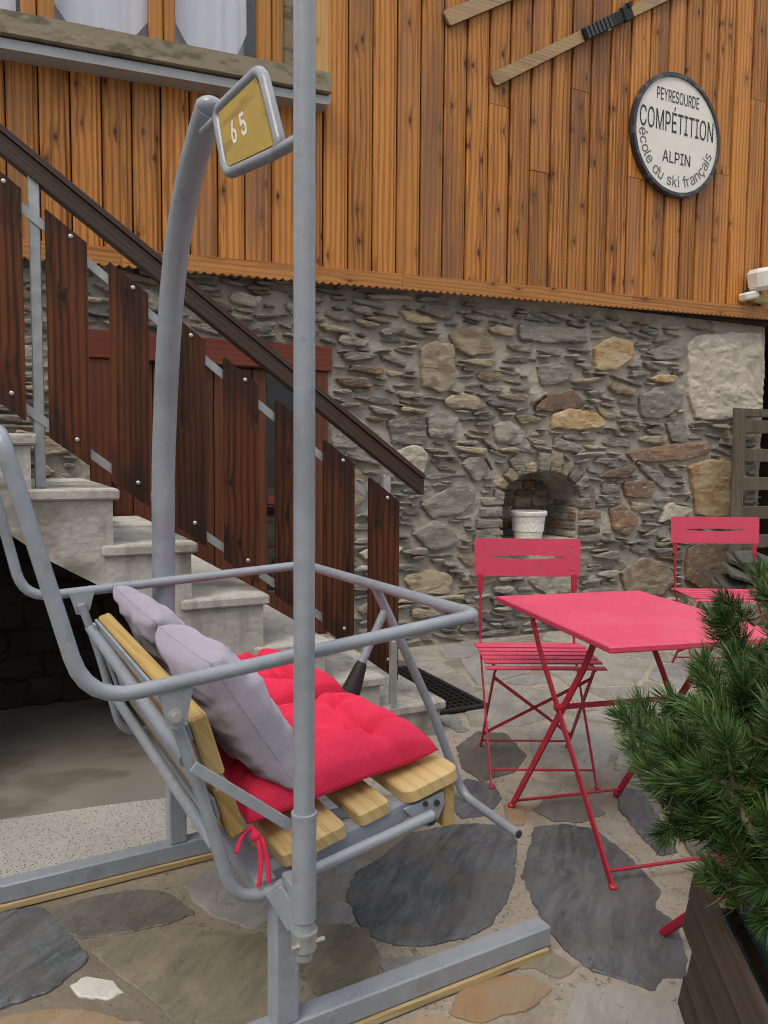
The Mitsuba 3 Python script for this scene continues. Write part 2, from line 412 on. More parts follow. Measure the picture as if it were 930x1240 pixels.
mat('slate_flag', flagfn((0.040, 0.046, 0.054), (0.125, 0.136, 0.148), (0.098, 0.092, 0.080)), wetrough, 0.45, flagbump, 0.0035)
mat('dark_flag', flagfn((0.075, 0.075, 0.07), (0.13, 0.125, 0.11), (0.06, 0.058, 0.05)), wetrough, 0.4, flagbump, 0.0035)
mat('brown_flag', flagfn((0.12, 0.115, 0.09), (0.20, 0.18, 0.135), (0.29, 0.25, 0.175)), 0.75, 0.3, flagbump, 0.0035)
mat('grey_flag', flagfn((0.16, 0.165, 0.165), (0.24, 0.24, 0.235), (0.13, 0.13, 0.125)), 0.7, 0.3, flagbump, 0.003)
mat('light_flag', flagfn((0.195, 0.19, 0.172), (0.285, 0.277, 0.255), (0.15, 0.138, 0.115)), 0.75, 0.3, flagbump, 0.003)
mat('rust_flag', flagfn((0.24, 0.17, 0.105), (0.30, 0.23, 0.16), (0.30, 0.155, 0.06)), 0.75, 0.3, flagbump, 0.003)
mat('white_flag', flagfn((0.5, 0.49, 0.46), (0.62, 0.61, 0.58), (0.4, 0.38, 0.34)), 0.7, 0.3, flagbump, 0.003)


def terrace_col(p, n, uv):
    b = fbm(p.x * 1.7, p.y * 1.7, 0.0, octaves=4)
    f = fbm(p.x * 120, p.y * 120, 0.0)
    g = fbm(p.x * 330, p.y * 330, 3.0, octaves=2)
    c = mix([0.165, 0.146, 0.119], [0.385, 0.352, 0.30], 0.42 * b + 0.34 * f + 0.24 * g)
    c = mix(c, [0.07, 0.062, 0.052], smoothstep(0.69, 0.74, fbm(p.x * 95 + 7, p.y * 95, 6.0, octaves=3)) * 0.55)
    c = mix(c, [0.10, 0.09, 0.075], smoothstep(0.007, 0.0, dr.abs(fbm(p.x * 3.3, p.y * 3.3, 9.0, octaves=4) - 0.5)) * smoothstep(0.52, 0.62, b) * 0.35)
    c = mix(c, [0.12, 0.10, 0.075], smoothstep(0.5, 0.68, fbm(p.x * 2.9 + 8, p.y * 2.9, 0.0, octaves=4)) * 0.6)
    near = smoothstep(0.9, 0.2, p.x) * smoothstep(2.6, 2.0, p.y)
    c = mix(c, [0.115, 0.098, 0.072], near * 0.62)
    return c


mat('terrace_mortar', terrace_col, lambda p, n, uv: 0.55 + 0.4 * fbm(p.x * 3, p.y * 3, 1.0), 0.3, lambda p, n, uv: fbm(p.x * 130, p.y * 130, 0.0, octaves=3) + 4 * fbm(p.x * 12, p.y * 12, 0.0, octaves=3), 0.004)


def gravel_col(p, n, uv):
    d, d2, r = voronoi(p.x * 130, p.y * 130)
    c = mix([0.30, 0.295, 0.275], [0.46, 0.45, 0.43], r)
    c = mix(c, [0.06, 0.06, 0.06], smoothstep(0.74, 0.86, r) * smoothstep(0.5, 0.3, d))
    c = mix(c, [0.24, 0.23, 0.21], fbm(p.x * 160, p.y * 160, 0.0) * 0.5)
    return mix(c, [0.40, 0.39, 0.37], smoothstep(0.0, 0.12, d) * smoothstep(0.16, 0.02, d2 - d) * 0.8) * (0.8 + 0.35 * fbm(p.x * 4, p.y * 4, 0.0))


mat('exposed_gravel', gravel_col, 0.8, 0.3, lambda p, n, uv: voronoi(p.x * 95, p.y * 95)[0], -0.002)
mat('screed', lambda p, n, uv: mix(mix([0.135, 0.127, 0.112], [0.215, 0.205, 0.184], fbm(p.x * 3, p.y * 3, 0.0, octaves=4)), [0.09, 0.08, 0.062], smoothstep(0.5, 0.7, fbm(p.x * 4, p.y * 6 + 3, 0.0, octaves=4)) * 0.6), 0.7, 0.3, lambda p, n, uv: fbm(p.x * 80, p.y * 80, 0.0), 0.002)
mat('void_shade_render', lambda p, n, uv: mix([0.022, 0.019, 0.016], [0.06, 0.052, 0.042], fbm(p.x * 6, p.y * 6, p.z * 9, octaves=4)), 0.9, 0.2, lambda p, n, uv: fbm(p.x * 50, p.y * 50, p.z * 80, octaves=3), 0.006)  # near-black colour stands for the shade in the stair void
mat('enamel_white', lambda p, n, uv: mix([0.66, 0.655, 0.62], [0.72, 0.715, 0.69], fbm(p.x * 6, p.y * 6, p.z * 6)), 0.32, 0.5)
mat('enamel_black', lambda p, n, uv: mix([0.03, 0.032, 0.036], [0.09, 0.09, 0.09], smoothstep(0.55, 0.7, fbm(p.x * 25, p.y * 25, p.z * 25))), 0.4, 0.5)
mat('letter_black', (0.03, 0.032, 0.04), 0.4, 0.4)
mat('letter_grey', (0.14, 0.145, 0.15), 0.4, 0.4)
mat('pot_white', (0.68, 0.68, 0.66), 0.5, 0.4, lambda p, n, uv: dr.abs(dr.sin(p.z * 70 + 3.2 * dr.sin((p.x * 0.9 - p.y * 0.44) * 45))) * 0.6 + noise(p.x * 60, p.y * 60, p.z * 60) * 0.5, 0.0035)
mat('lamp_white', (0.62, 0.61, 0.58), 0.5, 0.4)
mat('lamp_grey', (0.22, 0.24, 0.26), 0.3, 0.5)
mat('lamp_yellow', (0.42, 0.36, 0.16), 0.7, 0.3)
mat('curtain_white', (0.50, 0.53, 0.64), 0.9, 0.1)
mat('curtain_lilac', (0.30, 0.31, 0.42), 0.9, 0.1)
mat('teal_plastic', (0.03, 0.075, 0.08), 0.4, 0.4)
mat('soil', lambda p, n, uv: mix([0.02, 0.014, 0.01], [0.05, 0.035, 0.022], noise(p.x * 70, p.y * 70, p.z * 70)), 0.95, 0.1)
mat('bark', lambda p, n, uv: mix([0.09, 0.065, 0.045], [0.17, 0.14, 0.11], fbm(p.x * 50, p.y * 50, p.z * 25)), 0.9, 0.2)
scene['needle_leaf'] = {'type': 'twosided', 'bsdf': {'type': 'principled', 'roughness': 0.45, 'specular': 0.4, 'base_color': P_(
    lambda p, n, uv: mix(mix([0.012, 0.036, 0.009], [0.082, 0.155, 0.034], mi.Float(uv.x)), [0.20, 0.11, 0.03], smoothstep(0.93, 0.97, mi.Float(uv.y)) * 0.8))}}
mat('bud_brown', (0.22, 0.055, 0.03), 0.7, 0.2)
scene['glass'] = {'type': 'thindielectric', 'int_ior': 1.5}
mat('dark_interior', (0.02, 0.018, 0.016), 0.9, 0.1)
mat('dark_shed', woodfn(AX_XZ, (0.03, 0.02, 0.014), (0.02, 0.013, 0.01), (0.008, 0.006, 0.005), grain=40), 0.8, 0.2)


# ------------------------------------------------------------------ ground
def sheet(poly, z, step=None):
    poly = Polygon(poly) if not isinstance(poly, Polygon) else poly
    v, f = trimesh.creation.triangulate_polygon(poly, engine='earcut')
    v = np.column_stack([v, np.full(len(v), z)])
    m = trimesh.Trimesh(v, f, process=False)
    if m.face_normals[:, 2].sum() < 0: m.invert()
    return m


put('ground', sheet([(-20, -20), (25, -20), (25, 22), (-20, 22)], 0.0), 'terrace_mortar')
struct('ground', 'worn mortar bed of the flagstone terrace')
put('gravel_concrete_path', sheet([(-3, 2.2), (-1, 2.215), (0.56, 2.285), (0.585, 2.5), (0.53, 2.70), (0.31, 2.735), (-0.04, 2.767), (-3, 2.79)], 0.005), 'exposed_gravel')
struct('gravel_concrete_path', 'pale exposed gravel concrete strip before the stair void')
put('cellar_floor', sheet([(-3, 2.79), (-0.04, 2.767), (0.31, 2.735), (0.53, 2.70), (0.585, 2.5), (0.7, 2.62), (1.3, 2.9), (1.3, 4.25), (-3, 4.25)], 0.004), 'screed')
struct('cellar_floor', 'smooth brown concrete floor under the stair')


def rough_poly(poly, seg=0.03, amp=0.008, seed=0):
    """an outline with a broken, uneven edge"""
    seed = abs(int(seed)); r = np.random.default_rng(seed)
    b = np.asarray(poly.exterior.coords)
    L = poly.exterior.length; n = max(10, int(L / seg))
    pts = np.array([poly.exterior.interpolate(i / n, normalized=True).coords[0] for i in range(n)])
    c = pts.mean(0)
    t = np.roll(pts, -1, 0) - np.roll(pts, 1, 0); t /= np.linalg.norm(t, axis=1, keepdims=True) + 1e-9
    nn = np.column_stack([t[:, 1], -t[:, 0]])
    d = amp * (1.6 * (meshkit.fbm(np.column_stack([pts / (seg * 3.0), np.full(n, seed * 3.7)]), 3) - 0.5) + 1.3 * (meshkit.noise(np.column_stack([pts / (seg * 9.0), np.full(n, seed * 1.7)])) - 0.5) + r.normal(0, 0.22, n))
    q = Polygon(pts + nn * d[:, None])
    if not q.is_valid: q = q.buffer(0)
    if q.geom_type != 'Polygon': q = max(q.geoms, key=lambda g: g.area)
    return q


def slab(poly, frame, origin, h, back, bevel=0.006, step=0.04, relief=0.004, fscale=9.0, seed=0, ledge=0.0):
    """an irregular stone: frame rows (a, b, outward); outline poly in (a, b); outward height h, buried to -back"""
    r = np.random.default_rng(seed)
    ring = np.asarray(poly.exterior.coords)[:-1]
    if not poly.exterior.is_ccw: ring = ring[::-1]
    n = len(ring)
    inn = poly.buffer(-bevel)
    if inn.is_empty or inn.geom_type != 'Polygon': 
        c = ring.mean(0); top = c + (ring - c) * 0.8
    else:
        top = np.array([inn.exterior.interpolate(inn.exterior.project(Point(q))).coords[0] for q in ring])
    x0, y0, x1, y1 = poly.bounds
    gx, gy = np.meshgrid(np.arange(x0, x1, step) + step / 2, np.arange(y0, y1, step) + step / 2)
    g = np.column_stack([gx.ravel(), gy.ravel()]); g += r.uniform(-0.3, 0.3, g.shape) * step
    inside = shapely.contains_xy(poly.buffer(-bevel - step * 0.45), g[:, 0], g[:, 1]) if len(g) else np.zeros(0, bool)
    g = g[inside]
    if len(g) == 0: g = ring.mean(0)[None]
    allp = np.vstack([top, g])
    tri = Delaunay(allp + r.uniform(-1e-6, 1e-6, allp.shape)).simplices
    cen = allp[tri].mean(1)
    shape = Polygon(top)
    if not shape.is_valid: shape = shape.buffer(0)
    tri = tri[shapely.contains_xy(shape, cen[:, 0], cen[:, 1])]
    q = np.column_stack([allp, np.full(len(allp), seed * 1.37)])
    nz = meshkit.fbm(q * [fscale, fscale * 2.2, 1], 3) - 0.5
    hh = h + relief * 2 * nz
    if ledge: hh += ledge * (np.floor(meshkit.fbm(q * [3, 8, 1] + 9, 3) * 6) / 6 - (0.4 if h < 0.0075 else -0.12))
    hh[:n] -= bevel * 0.35
    v = np.vstack([np.column_stack([ring, np.full(n, -back)]), np.column_stack([ring, hh[:n] - bevel]), np.column_stack([allp, hh])])
    f = []
    for i in range(n):
        j = (i + 1) % n
        f += [[i, j, n + j], [i, n + j, n + i], [n + i, n + j, 2 * n + j], [n + i, 2 * n + j, 2 * n + i]]
    t2 = tri + 2 * n
    a, b, c = allp[tri[:, 0]], allp[tri[:, 1]], allp[tri[:, 2]]
    cr = (b[:, 0] - a[:, 0]) * (c[:, 1] - a[:, 1]) - (b[:, 1] - a[:, 1]) * (c[:, 0] - a[:, 0])
    t2[cr < 0] = t2[cr < 0][:, ::-1]
    f = np.vstack([np.array(f), t2])
    fr = np.asarray(frame, float)
    w = np.asarray(origin, float) + v @ fr
    if np.linalg.det(fr) < 0: f = f[:, ::-1]
    return trimesh.Trimesh(w, f, process=False)


FLAGS = [
 ('slate',[(0.835,1.897),(0.896,1.972),(1.009,2.022),(1.139,2.108),(1.257,2.101),(1.354,2.081),(1.429,2.033),(1.401,1.938),(1.283,1.780),(1.197,1.682),(1.090,1.608),(1.004,1.591),(0.916,1.604),(0.842,1.638),(0.799,1.715),(0.804,1.804)]),
 ('slate',[(1.524,1.970),(1.630,1.939),(1.678,1.880),(1.652,1.683),(1.598,1.538),(1.522,1.477),(1.518,1.410),(1.446,1.296),(1.388,1.247),(1.349,1.275),(1.294,1.248),(1.262,1.301),(1.219,1.353),(1.216,1.436),(1.226,1.505),(1.250,1.581),(1.319,1.754)]),
 ('slate',[(-0.152,2.156),(-0.040,2.181),(0.048,2.169),(0.078,2.094),(0.108,2.004),(0.141,1.900),(0.062,1.826),(-0.038,1.810),(-0.133,1.813)]),
 ('dark',[(0.081,2.145),(0.180,2.161),(0.306,2.137),(0.365,2.092),(0.405,1.988),(0.342,1.969),(0.242,1.978),(0.146,2.004),(0.112,2.062)]),
 ('brown',[(0.173,1.923),(0.276,1.936),(0.381,1.904),(0.464,1.858),(0.552,1.794),(0.576,1.705),(0.513,1.493),(0.462,1.393),(0.354,1.492),(0.308,1.591),(0.260,1.712),(0.204,1.831)]),
 ('brown',[(0.639,1.783),(0.721,1.774),(0.786,1.713),(0.773,1.612),(0.711,1.512),(0.616,1.514),(0.603,1.643)]),
 ('white',[(0.103,1.816),(0.140,1.829),(0.199,1.786),(0.212,1.740),(0.174,1.729),(0.123,1.762)]),
 ('rust',[(-0.070,1.783),(0.059,1.758),(0.147,1.696),(0.229,1.618),(0.234,1.502),(0.048,1.545),(-0.095,1.636)]),
 ('grey',[(0.439,2.106),(0.507,2.170),(0.618,2.169),(0.677,2.115),(0.674,1.996),(0.632,1.905),(0.540,1.860),(0.466,1.951),(0.438,2.040)]),
 ('grey',[(0.715,1.836),(0.776,1.865),(0.791,1.826),(0.775,1.772),(0.705,1.800)]),
 ('light',[(0.702,1.942),(0.821,2.022),(0.937,2.045),(0.958,2.015),(0.864,1.963),(0.800,1.906),(0.718,1.896)]),
 ('dark',[(1.670,2.695),(1.836,2.800),(1.923,2.737),(1.864,2.506),(1.721,2.390),(1.577,2.372),(1.575,2.502)]),
 ('slate',[(1.397,2.338),(1.521,2.389),(1.579,2.322),(1.534,2.215),(1.441,2.138),(1.349,2.148)]),
 ('dark',[(1.608,2.079),(1.700,2.137),(1.806,2.109),(1.797,1.972),(1.692,1.957),(1.610,2.002)]),
 ('light',[(2.021,2.692),(2.327,2.788),(2.441,2.613),(2.095,2.280),(1.873,2.265),(1.822,2.396)]),
 ('light',[(2.002,3.205),(2.350,3.353),(2.555,3.131),(2.388,2.863),(2.051,2.793),(1.848,2.886)]),
 ('light',[(1.601,2.265),(1.732,2.291),(1.838,2.206),(1.766,2.171),(1.626,2.187)]),
 ('slate',[(1.995,2.098),(2.033,2.042),(1.909,1.821),(1.820,1.685),(1.767,1.682),(1.805,1.808),(1.884,1.966)]),
 ('rust',[(1.525,2.163),(1.584,2.152),(1.558,2.079),(1.502,2.012),(1.446,2.031)]),
 ('rust',[(0.907,1.435),(1.014,1.425),(1.078,1.385),(1.086,1.335),(0.995,1.305),(0.878,1.320),(0.833,1.372)]),
 ('rust',[(0.724,1.396),(0.807,1.380),(0.847,1.320),(0.803,1.266),(0.713,1.309)]),
 ('light',[(1.155,1.333),(1.238,1.263),(1.299,1.185),(1.175,1.054),(1.023,1.126),(1.037,1.245)]),
 ('grey',[(0.782,1.587),(0.854,1.563),(0.908,1.526),(0.819,1.508),(0.755,1.507)]),
 ('light',[(2.821,3.692),(3.273,3.704),(3.456,3.405),(2.993,3.059),(2.651,3.183)]),
 ('grey',[(2.416,3.875),(2.896,3.874),(2.614,3.493),(2.230,3.408)]),
]
FR_G = np.array([[1, 0, 0], [0, 1, 0], [0, 0, 1.0]])
placed = []


def flag(kind, poly, k):
    poly = rough_poly(poly, 0.013, 0.008, k)
    m = slab(poly, FR_G, (0, 0, 0), 0.007 if kind != 'light' else 0.005, 0.004, 0.003, 0.022, 0.0032, 9.0, k, 0.010 if kind in ('slate', 'dark') else 0.005)
    put('ground__flagstone', m, kind + '_flag', tone=(rng.random(), 0.25 + 0.5 * rng.random()))
    placed.append(poly)


for k, (kind, pts) in enumerate(FLAGS):
    flag(kind, Polygon(pts).buffer(0.012 if kind in ('slate', 'brown', 'dark', 'grey') else 0.0), k)
# the rest of the terrace: random flags fitted between
block = shapely.union_all([Polygon([(-3, 2.1), (0.62, 2.24), (0.62, 2.75), (1.35, 2.83), (1.75, 2.83), (1.75, 4.3), (-3, 4.3)])])
from scipy.spatial import Voronoi
seeds = []
SP = np.zeros((0, 2))
for _ in range(3500):
    c = np.array([rng.uniform(-0.6, 6.0), rng.uniform(0.3, 4.6)])
    md = 0.20 + 0.16 * meshkit.noise(np.array([c[0] * 1.3, c[1] * 1.3, 4.0]))
    if len(SP) == 0 or np.hypot(*(SP - c).T).min() > md: SP = np.vstack([SP, c])
vor = Voronoi(SP * [1.0, 1.15])
hand = shapely.union_all(placed).buffer(0.03).union(block)
for k, reg in enumerate(vor.point_region):
    idxs = vor.regions[reg]
    if -1 in idxs or not idxs: continue
    q = Polygon(vor.vertices[idxs] / [1.0, 1.15]).buffer(-0.012)
    if q.is_empty: continue
    q = q.difference(hand)
    q = q.buffer(-0.028).buffer(0.024, join_style=1)
    if q.is_empty: continue
    if q.geom_type != 'Polygon': q = max(q.geoms, key=lambda g: g.area)
    if q.area < 0.007: continue
    c = q.centroid
    if c.x < -0.3 or c.x > 5.4 or c.y > 4.2: continue
    far = c.y > 2.2 or c.x > 2.0
    if not far and rng.random() < 0.3: continue
    kind = rng.choice(['light', 'grey', 'dark', 'brown'], p=[0.62, 0.28, 0.04, 0.06]) if far else rng.choice(['grey', 'brown', 'light', 'dark'], p=[0.35, 0.3, 0.2, 0.15])
    flag(str(kind), q, 100 + k)

# ------------------------------------------------------------------ stone wall
YW = 4.3
WX0, WX1, WZ1 = -2.2, 5.46, 2.34
thing('stone_wall', 'rubble stone wall of slate and fieldstones in beige mortar under the timber cladding', 'wall')
niche_half = 0.325; NX = 3.29; NZ0, NZS = 0.64, 0.93
_t = np.linspace(0, np.pi, 15)
niche = Polygon([(NX - niche_half, NZ0), (NX + niche_half, NZ0)] + [(NX + niche_half * np.cos(a), NZS + 0.19 * np.sin(a)) for a in _t])
doorhole = shapely.box(0.40, -0.05, 1.71, 1.79)
WALL = [
 ('granite',[(4.612,2.045),(4.660,2.110),(5.026,2.168),(5.376,2.194),(5.418,1.971),(5.422,1.579),(5.151,1.545),(4.882,1.512),(4.706,1.526),(4.630,1.678)]),
 ('ochre',[(4.655,1.144),(4.880,1.195),(5.135,1.177),(5.177,0.923),(5.157,0.779),(4.902,0.773),(4.758,0.802),(4.715,0.980)]),
 ('tan',[(2.346,1.865),(2.434,1.917),(2.555,1.905),(2.566,1.683),(2.498,1.622),(2.361,1.662)]),
 ('tan',[(2.545,1.981),(2.645,2.025),(2.769,2.035),(2.879,1.964),(2.867,1.883),(2.678,1.866),(2.575,1.904)]),
 ('ochre',[(3.712,1.972),(3.874,2.064),(4.044,2.030),(4.070,1.950),(3.897,1.840),(3.732,1.836)]),
 ('grey',[(4.145,1.646),(4.359,1.739),(4.568,1.724),(4.548,1.613),(4.328,1.514),(4.174,1.522)]),
 ('rust',[(3.227,1.536),(3.321,1.624),(3.518,1.661),(3.629,1.590),(3.594,1.554)]),
 ('ochre',[(3.367,1.503),(3.522,1.530),(3.742,1.515),(3.805,1.447),(3.598,1.413),(3.369,1.424)]),
 ('grey',[(2.397,1.452),(2.482,1.491),(2.587,1.437),(2.563,1.342),(2.412,1.339)]),
 ('grey',[(2.896,1.413),(3.007,1.437),(3.122,1.374),(3.097,1.308),(2.912,1.310)]),
 ('slate',[(3.079,2.076),(3.295,2.087),(3.613,2.079),(3.637,2.024),(3.367,1.988),(3.094,2.006)]),
 ('rust',[(4.035,1.250),(4.378,1.297),(4.785,1.321),(4.859,1.265),(4.635,1.214),(4.100,1.195)]),
 ('rust',[(4.027,1.029),(4.185,1.046),(4.304,1.021),(4.271,0.936),(4.054,0.939)]),
 ('slate',[(2.121,1.424),(2.293,1.449),(2.366,1.400),(2.353,1.296),(2.145,1.293)]),
 ('grey',[(2.358,0.912),(2.538,0.998),(2.712,1.012),(2.739,0.931),(2.633,0.847),(2.431,0.826)]),
 ('grey',[(2.301,0.730),(2.450,0.794),(2.592,0.720),(2.593,0.639),(2.422,0.625)]),
 ('tan',[(4.028,0.384),(4.209,0.466),(4.468,0.402),(4.524,0.285),(4.401,0.199),(4.081,0.234)]),
 ('granite',[(2.157,1.232),(2.295,1.275),(2.372,1.214),(2.356,1.110),(2.181,1.095)]),
 ('rust',[(4.685,0.518),(4.840,0.575),(5.161,0.530),(5.208,0.182),(4.859,0.206),(4.678,0.295)]),
 ('rust',[(3.895,0.834),(4.010,0.868),(4.157,0.755),(4.066,0.649),(3.938,0.702)]),
 ('slate',[(2.768,0.730),(2.930,0.740),(2.952,0.643),(2.861,0.616),(2.757,0.621)]),
 ('slate',[(3.233,1.819),(3.441,1.854),(3.514,1.790),(3.445,1.719),(3.271,1.700)]),
 ('grey',[(1.756,1.403),(1.845,1.466),(1.954,1.395),(1.900,1.270),(1.753,1.267)]),
 ('tan',[(1.750,1.096),(1.912,1.120),(1.957,0.970),(1.848,0.846),(1.750,0.899)]),
 ('slate',[(4.412,1.474),(4.586,1.502),(4.600,1.432),(4.619,1.345),(4.479,1.343)]),
 ('slate',[(4.140,1.179),(4.387,1.088),(4.434,0.985),(4.319,1.037)]),
 ('grey',[(2.659,1.173),(2.772,1.201),(2.831,1.140),(2.756,1.066)]),
 ('grey',[(3.201,0.386),(3.340,0.435),(3.558,0.364),(3.560,0.276),(3.344,0.273)]),
 ('tan',[(2.245,0.445),(2.424,0.487),(2.578,0.424),(2.548,0.345),(2.305,0.346)]),
]
CELL = 0.006
NXc, NZc = int((WX1 - WX0) / CELL), int(WZ1 / CELL)
occ = np.zeros((NXc, NZc), bool)
gx = WX0 + (np.arange(NXc) + 0.5) * CELL; gz = (np.arange(NZc) + 0.5) * CELL


def mark(poly, gap=0.0):
    q = poly.buffer(gap) if gap else poly
    x0, z0, x1, z1 = q.bounds
    i0, i1 = max(0, int((x0 - WX0) / CELL)), min(NXc, int((x1 - WX0) / CELL) + 2)
    k0, k1 = max(0, int(z0 / CELL)), min(NZc, int(z1 / CELL) + 2)
    if i1 <= i0 or k1 <= k0: return
    X, Z = np.meshgrid(gx[i0:i1], gz[k0:k1], indexing='ij')
    occ[i0:i1, k0:k1] |= shapely.contains_xy(q, X, Z)


mark(niche, 0.0); mark(shapely.box(0.34, -0.1, 1.74, 1.86))
mark(shapely.box(WX0, 2.2, WX1, 2.4))
stones = []
for k, (kind, pts) in enumerate(WALL):
    p = Polygon(pts).buffer(0.012, join_style=1)
    stones.append((kind, rough_poly(p, 0.03, 0.014, 300 + k), 0.03 if kind in ('granite', 'ochre') else 0.024)); mark(p, 0.012)
# voussoirs and jamb stones of the niche
vous = []
for k in range(11):
    a = np.pi * (k + 0.5) / 11; da = np.pi / 11 * 0.43
    ro, ri = 1.14 + 0.28 * rng.random(), 1.0; a += rng.uniform(-0.03, 0.03)
    pts = []
    for rr, s in ((ri, -1), (ri, 1), (ro, 1), (ro, -1)):
        b = a + s * da
        pts.append((NX + niche_half * rr * np.cos(b), NZS + (0.19 + (rr - 1) * 0.42) * np.sin(b) * 1.0))
    p = Polygon(pts)
    vous.append((str(rng.choice(['slate', 'grey', 'slate', 'tan'])), rough_poly(p, 0.022, 0.012, 500 + k), rng.uniform(0.012, 0.038))); mark(p, 0.008)
for s in (-1, 1):
    z = NZ0 - 0.02
    while z < NZS - 0.03:
        hgt = rng.uniform(0.035, 0.075); L = rng.uniform(0.09, 0.2)
        x0 = NX + s * niche_half
        p = shapely.box(min(x0, x0 + s * L), z, max(x0, x0 + s * L), z + hgt)
        vous.append((str(rng.choice(['slate', 'grey', 'rust'])), rough_poly(p, 0.025, 0.007, int(z * 1000)), 0.026)); mark(p, 0.008)
        z += hgt + 0.012
stones += vous
RANGES = [(0.20, 0.34, 0.085, 0.13, 60), (0.16, 0.30, 0.045, 0.075, 500), (0.14, 0.32, 0.024, 0.042, 3500), (0.10, 0.22, 0.016, 0.028, 6500), (0.06, 0.13, 0.011, 0.020, 9000)]
sid = 0
for (l0, l1, h0, h1, ntry) in RANGES:
    for _ in range(ntry):
        cx, cz = rng.uniform(-0.3, WX1 - 0.05), rng.uniform(0.02, 2.2)
        L, Hh = rng.uniform(l0, l1), rng.uniform(h0, h1)
        i, k = int((cx - WX0) / CELL), int(cz / CELL)
        if occ[i, min(k, NZc - 1)]: continue
        tilt = rng.normal(-0.03, 0.09)
        if rng.random() < 0.06: tilt += rng.normal(0, 0.5)
        n = 12; ex = rng.uniform(2.4, 7.0)
        ang = np.arange(n) * 2 * np.pi / n + rng.uniform(0, 0.5)
        rr = (np.abs(np.cos(ang)) ** ex + np.abs(np.sin(ang)) ** ex) ** (-1 / ex) * rng.uniform(0.78, 1.10, n)
        a, b = rr * np.cos(ang) * L / 2, rr * np.sin(ang) * Hh / 2
        a = a + b * rng.normal(0, 1.1); b = b * (1 + 0.55 * rng.uniform(-1, 1) * a / (L / 2))
        q = np.column_stack([a * np.cos(tilt) - b * np.sin(tilt) + cx, a * np.sin(tilt) + b * np.cos(tilt) + cz])
        if q[:, 1].min() < 0.0 or q[:, 1].max() > 2.26 or q[:, 0].max() > WX1 - 0.01: continue
        tp = np.vstack([q * 1.0, q * 0.5 + np.array([cx, cz]) * 0.5])
        ii = np.clip(((tp[:, 0] - WX0) / CELL).astype(int), 0, NXc - 1); kk = np.clip((tp[:, 1] / CELL).astype(int), 0, NZc - 1)
        if occ[ii, kk].any(): continue
        p = Polygon(q)
        if not p.is_valid: continue
        sid += 1
        big = Hh > 0.05
        kind = str(rng.choice(['slate', 'grey', 'tan', 'rust', 'ochre', 'granite'], p=[0.26, 0.36, 0.22, 0.06, 0.04, 0.06] if big else [0.60, 0.25, 0.10, 0.05, 0, 0]))
        stones.append((kind, rough_poly(p, 0.022 if big else 0.016, 0.010 if big else 0.005, 1000 + sid), rng.uniform(0.010, 0.046)))
        mark(p, rng.uniform(0.003, 0.010))
FR_W = np.array([[1, 0, 0], [0, 0, 1], [0, -1.0, 0]])
order = sorted(range(len(stones)), key=lambda i: -stones[i][1].area / (1 + 0.05 * max(0, stones[i][1].centroid.x)))
rest = {}
for rank, i in enumerate(order):
    kind, poly, h = stones[i]
    mesh = slab(poly, FR_W, (0, YW, 0), h, 0.03, min(0.007, 0.12 * math.sqrt(poly.area)), 0.024 if poly.area > 0.004 else 0.018, 0.010, 18.0, 2000 + i, 0.020)
    tone = (rng.random(), 0.15 + 0.7 * rng.random())
    if i == 0: tone = (0.3, 0.72)
    if rank < 300:
        put('stone_wall__stone', mesh, kind + '_stone', tone=tone)
    else:
        rest.setdefault(kind, []).append((mesh, tone))
for kind, ms in rest.items():
    m = cat([a for a, _ in ms]); uv = np.vstack([np.tile(t, (len(a.vertices), 1)) for a, t in ms])
    key = f'stone_wall__small_{kind}_stones'
    scene[key] = mikit.ply(trimesh.Trimesh(m.vertices, m.faces, process=False), kind + '_stone', uv=uv)
    labels[key] = {'kind': 'stuff'}
# mortar face: relief grid with openings
st = 0.016
nx, nz = int((WX1 - WX0) / st) + 1, int(WZ1 / st) + 1
X, Z = np.meshgrid(np.linspace(WX0, WX1, nx), np.linspace(-0.02, WZ1, nz), indexing='ij')
D = 0.022 * (meshkit.fbm(np.stack([X * 7, Z * 9, X * 0 + 2], -1), 4) - 0.45) + 0.008 * (meshkit.noise(np.stack([X * 60, Z * 60, X * 0], -1)) - 0.5)
V = np.stack([X, YW + 0.004 - D, Z], -1).reshape(-1, 3)
idx = np.arange(nx * nz).reshape(nx, nz)
hole = shapely.union_all([niche, doorhole])
cx, cz = (X[:-1, :-1] + st / 2), (Z[:-1, :-1] + st / 2)
ok = ~shapely.contains_xy(hole, cx, cz)
a, b, c, d = idx[:-1, :-1][ok], idx[1:, :-1][ok], idx[1:, 1:][ok], idx[:-1, 1:][ok]
put('stone_wall__mortar', trimesh.Trimesh(V, np.vstack([np.column_stack([a, b, c]), np.column_stack([a, c, d])]), process=False), 'mortar', smooth=True)
# wall body behind: core with a niche pocket and the end face
put('stone_wall__core', cat([box(WX0, 0.40, YW + 0.04, YW + 0.6, 0, WZ1), box(0.40, 1.71, YW + 0.04, YW + 0.6, 1.79, WZ1), box(1.71, NX - 0.40, YW + 0.04, YW + 0.6, 0, WZ1),
                             box(NX + 0.40, WX1 - 0.005, YW + 0.02, YW + 0.6, 0, WZ1), box(NX - 0.40, NX + 0.40, YW + 0.04, YW + 0.6, 0, NZ0 - 0.012), box(NX - 0.40, NX + 0.40, YW + 0.04, YW + 0.6, NZS + 0.24, WZ1),
                             box(NX - 0.40, NX + 0.40, YW + 0.38, YW + 0.6, NZ0 - 0.012, NZS + 0.24)]), 'mortar')
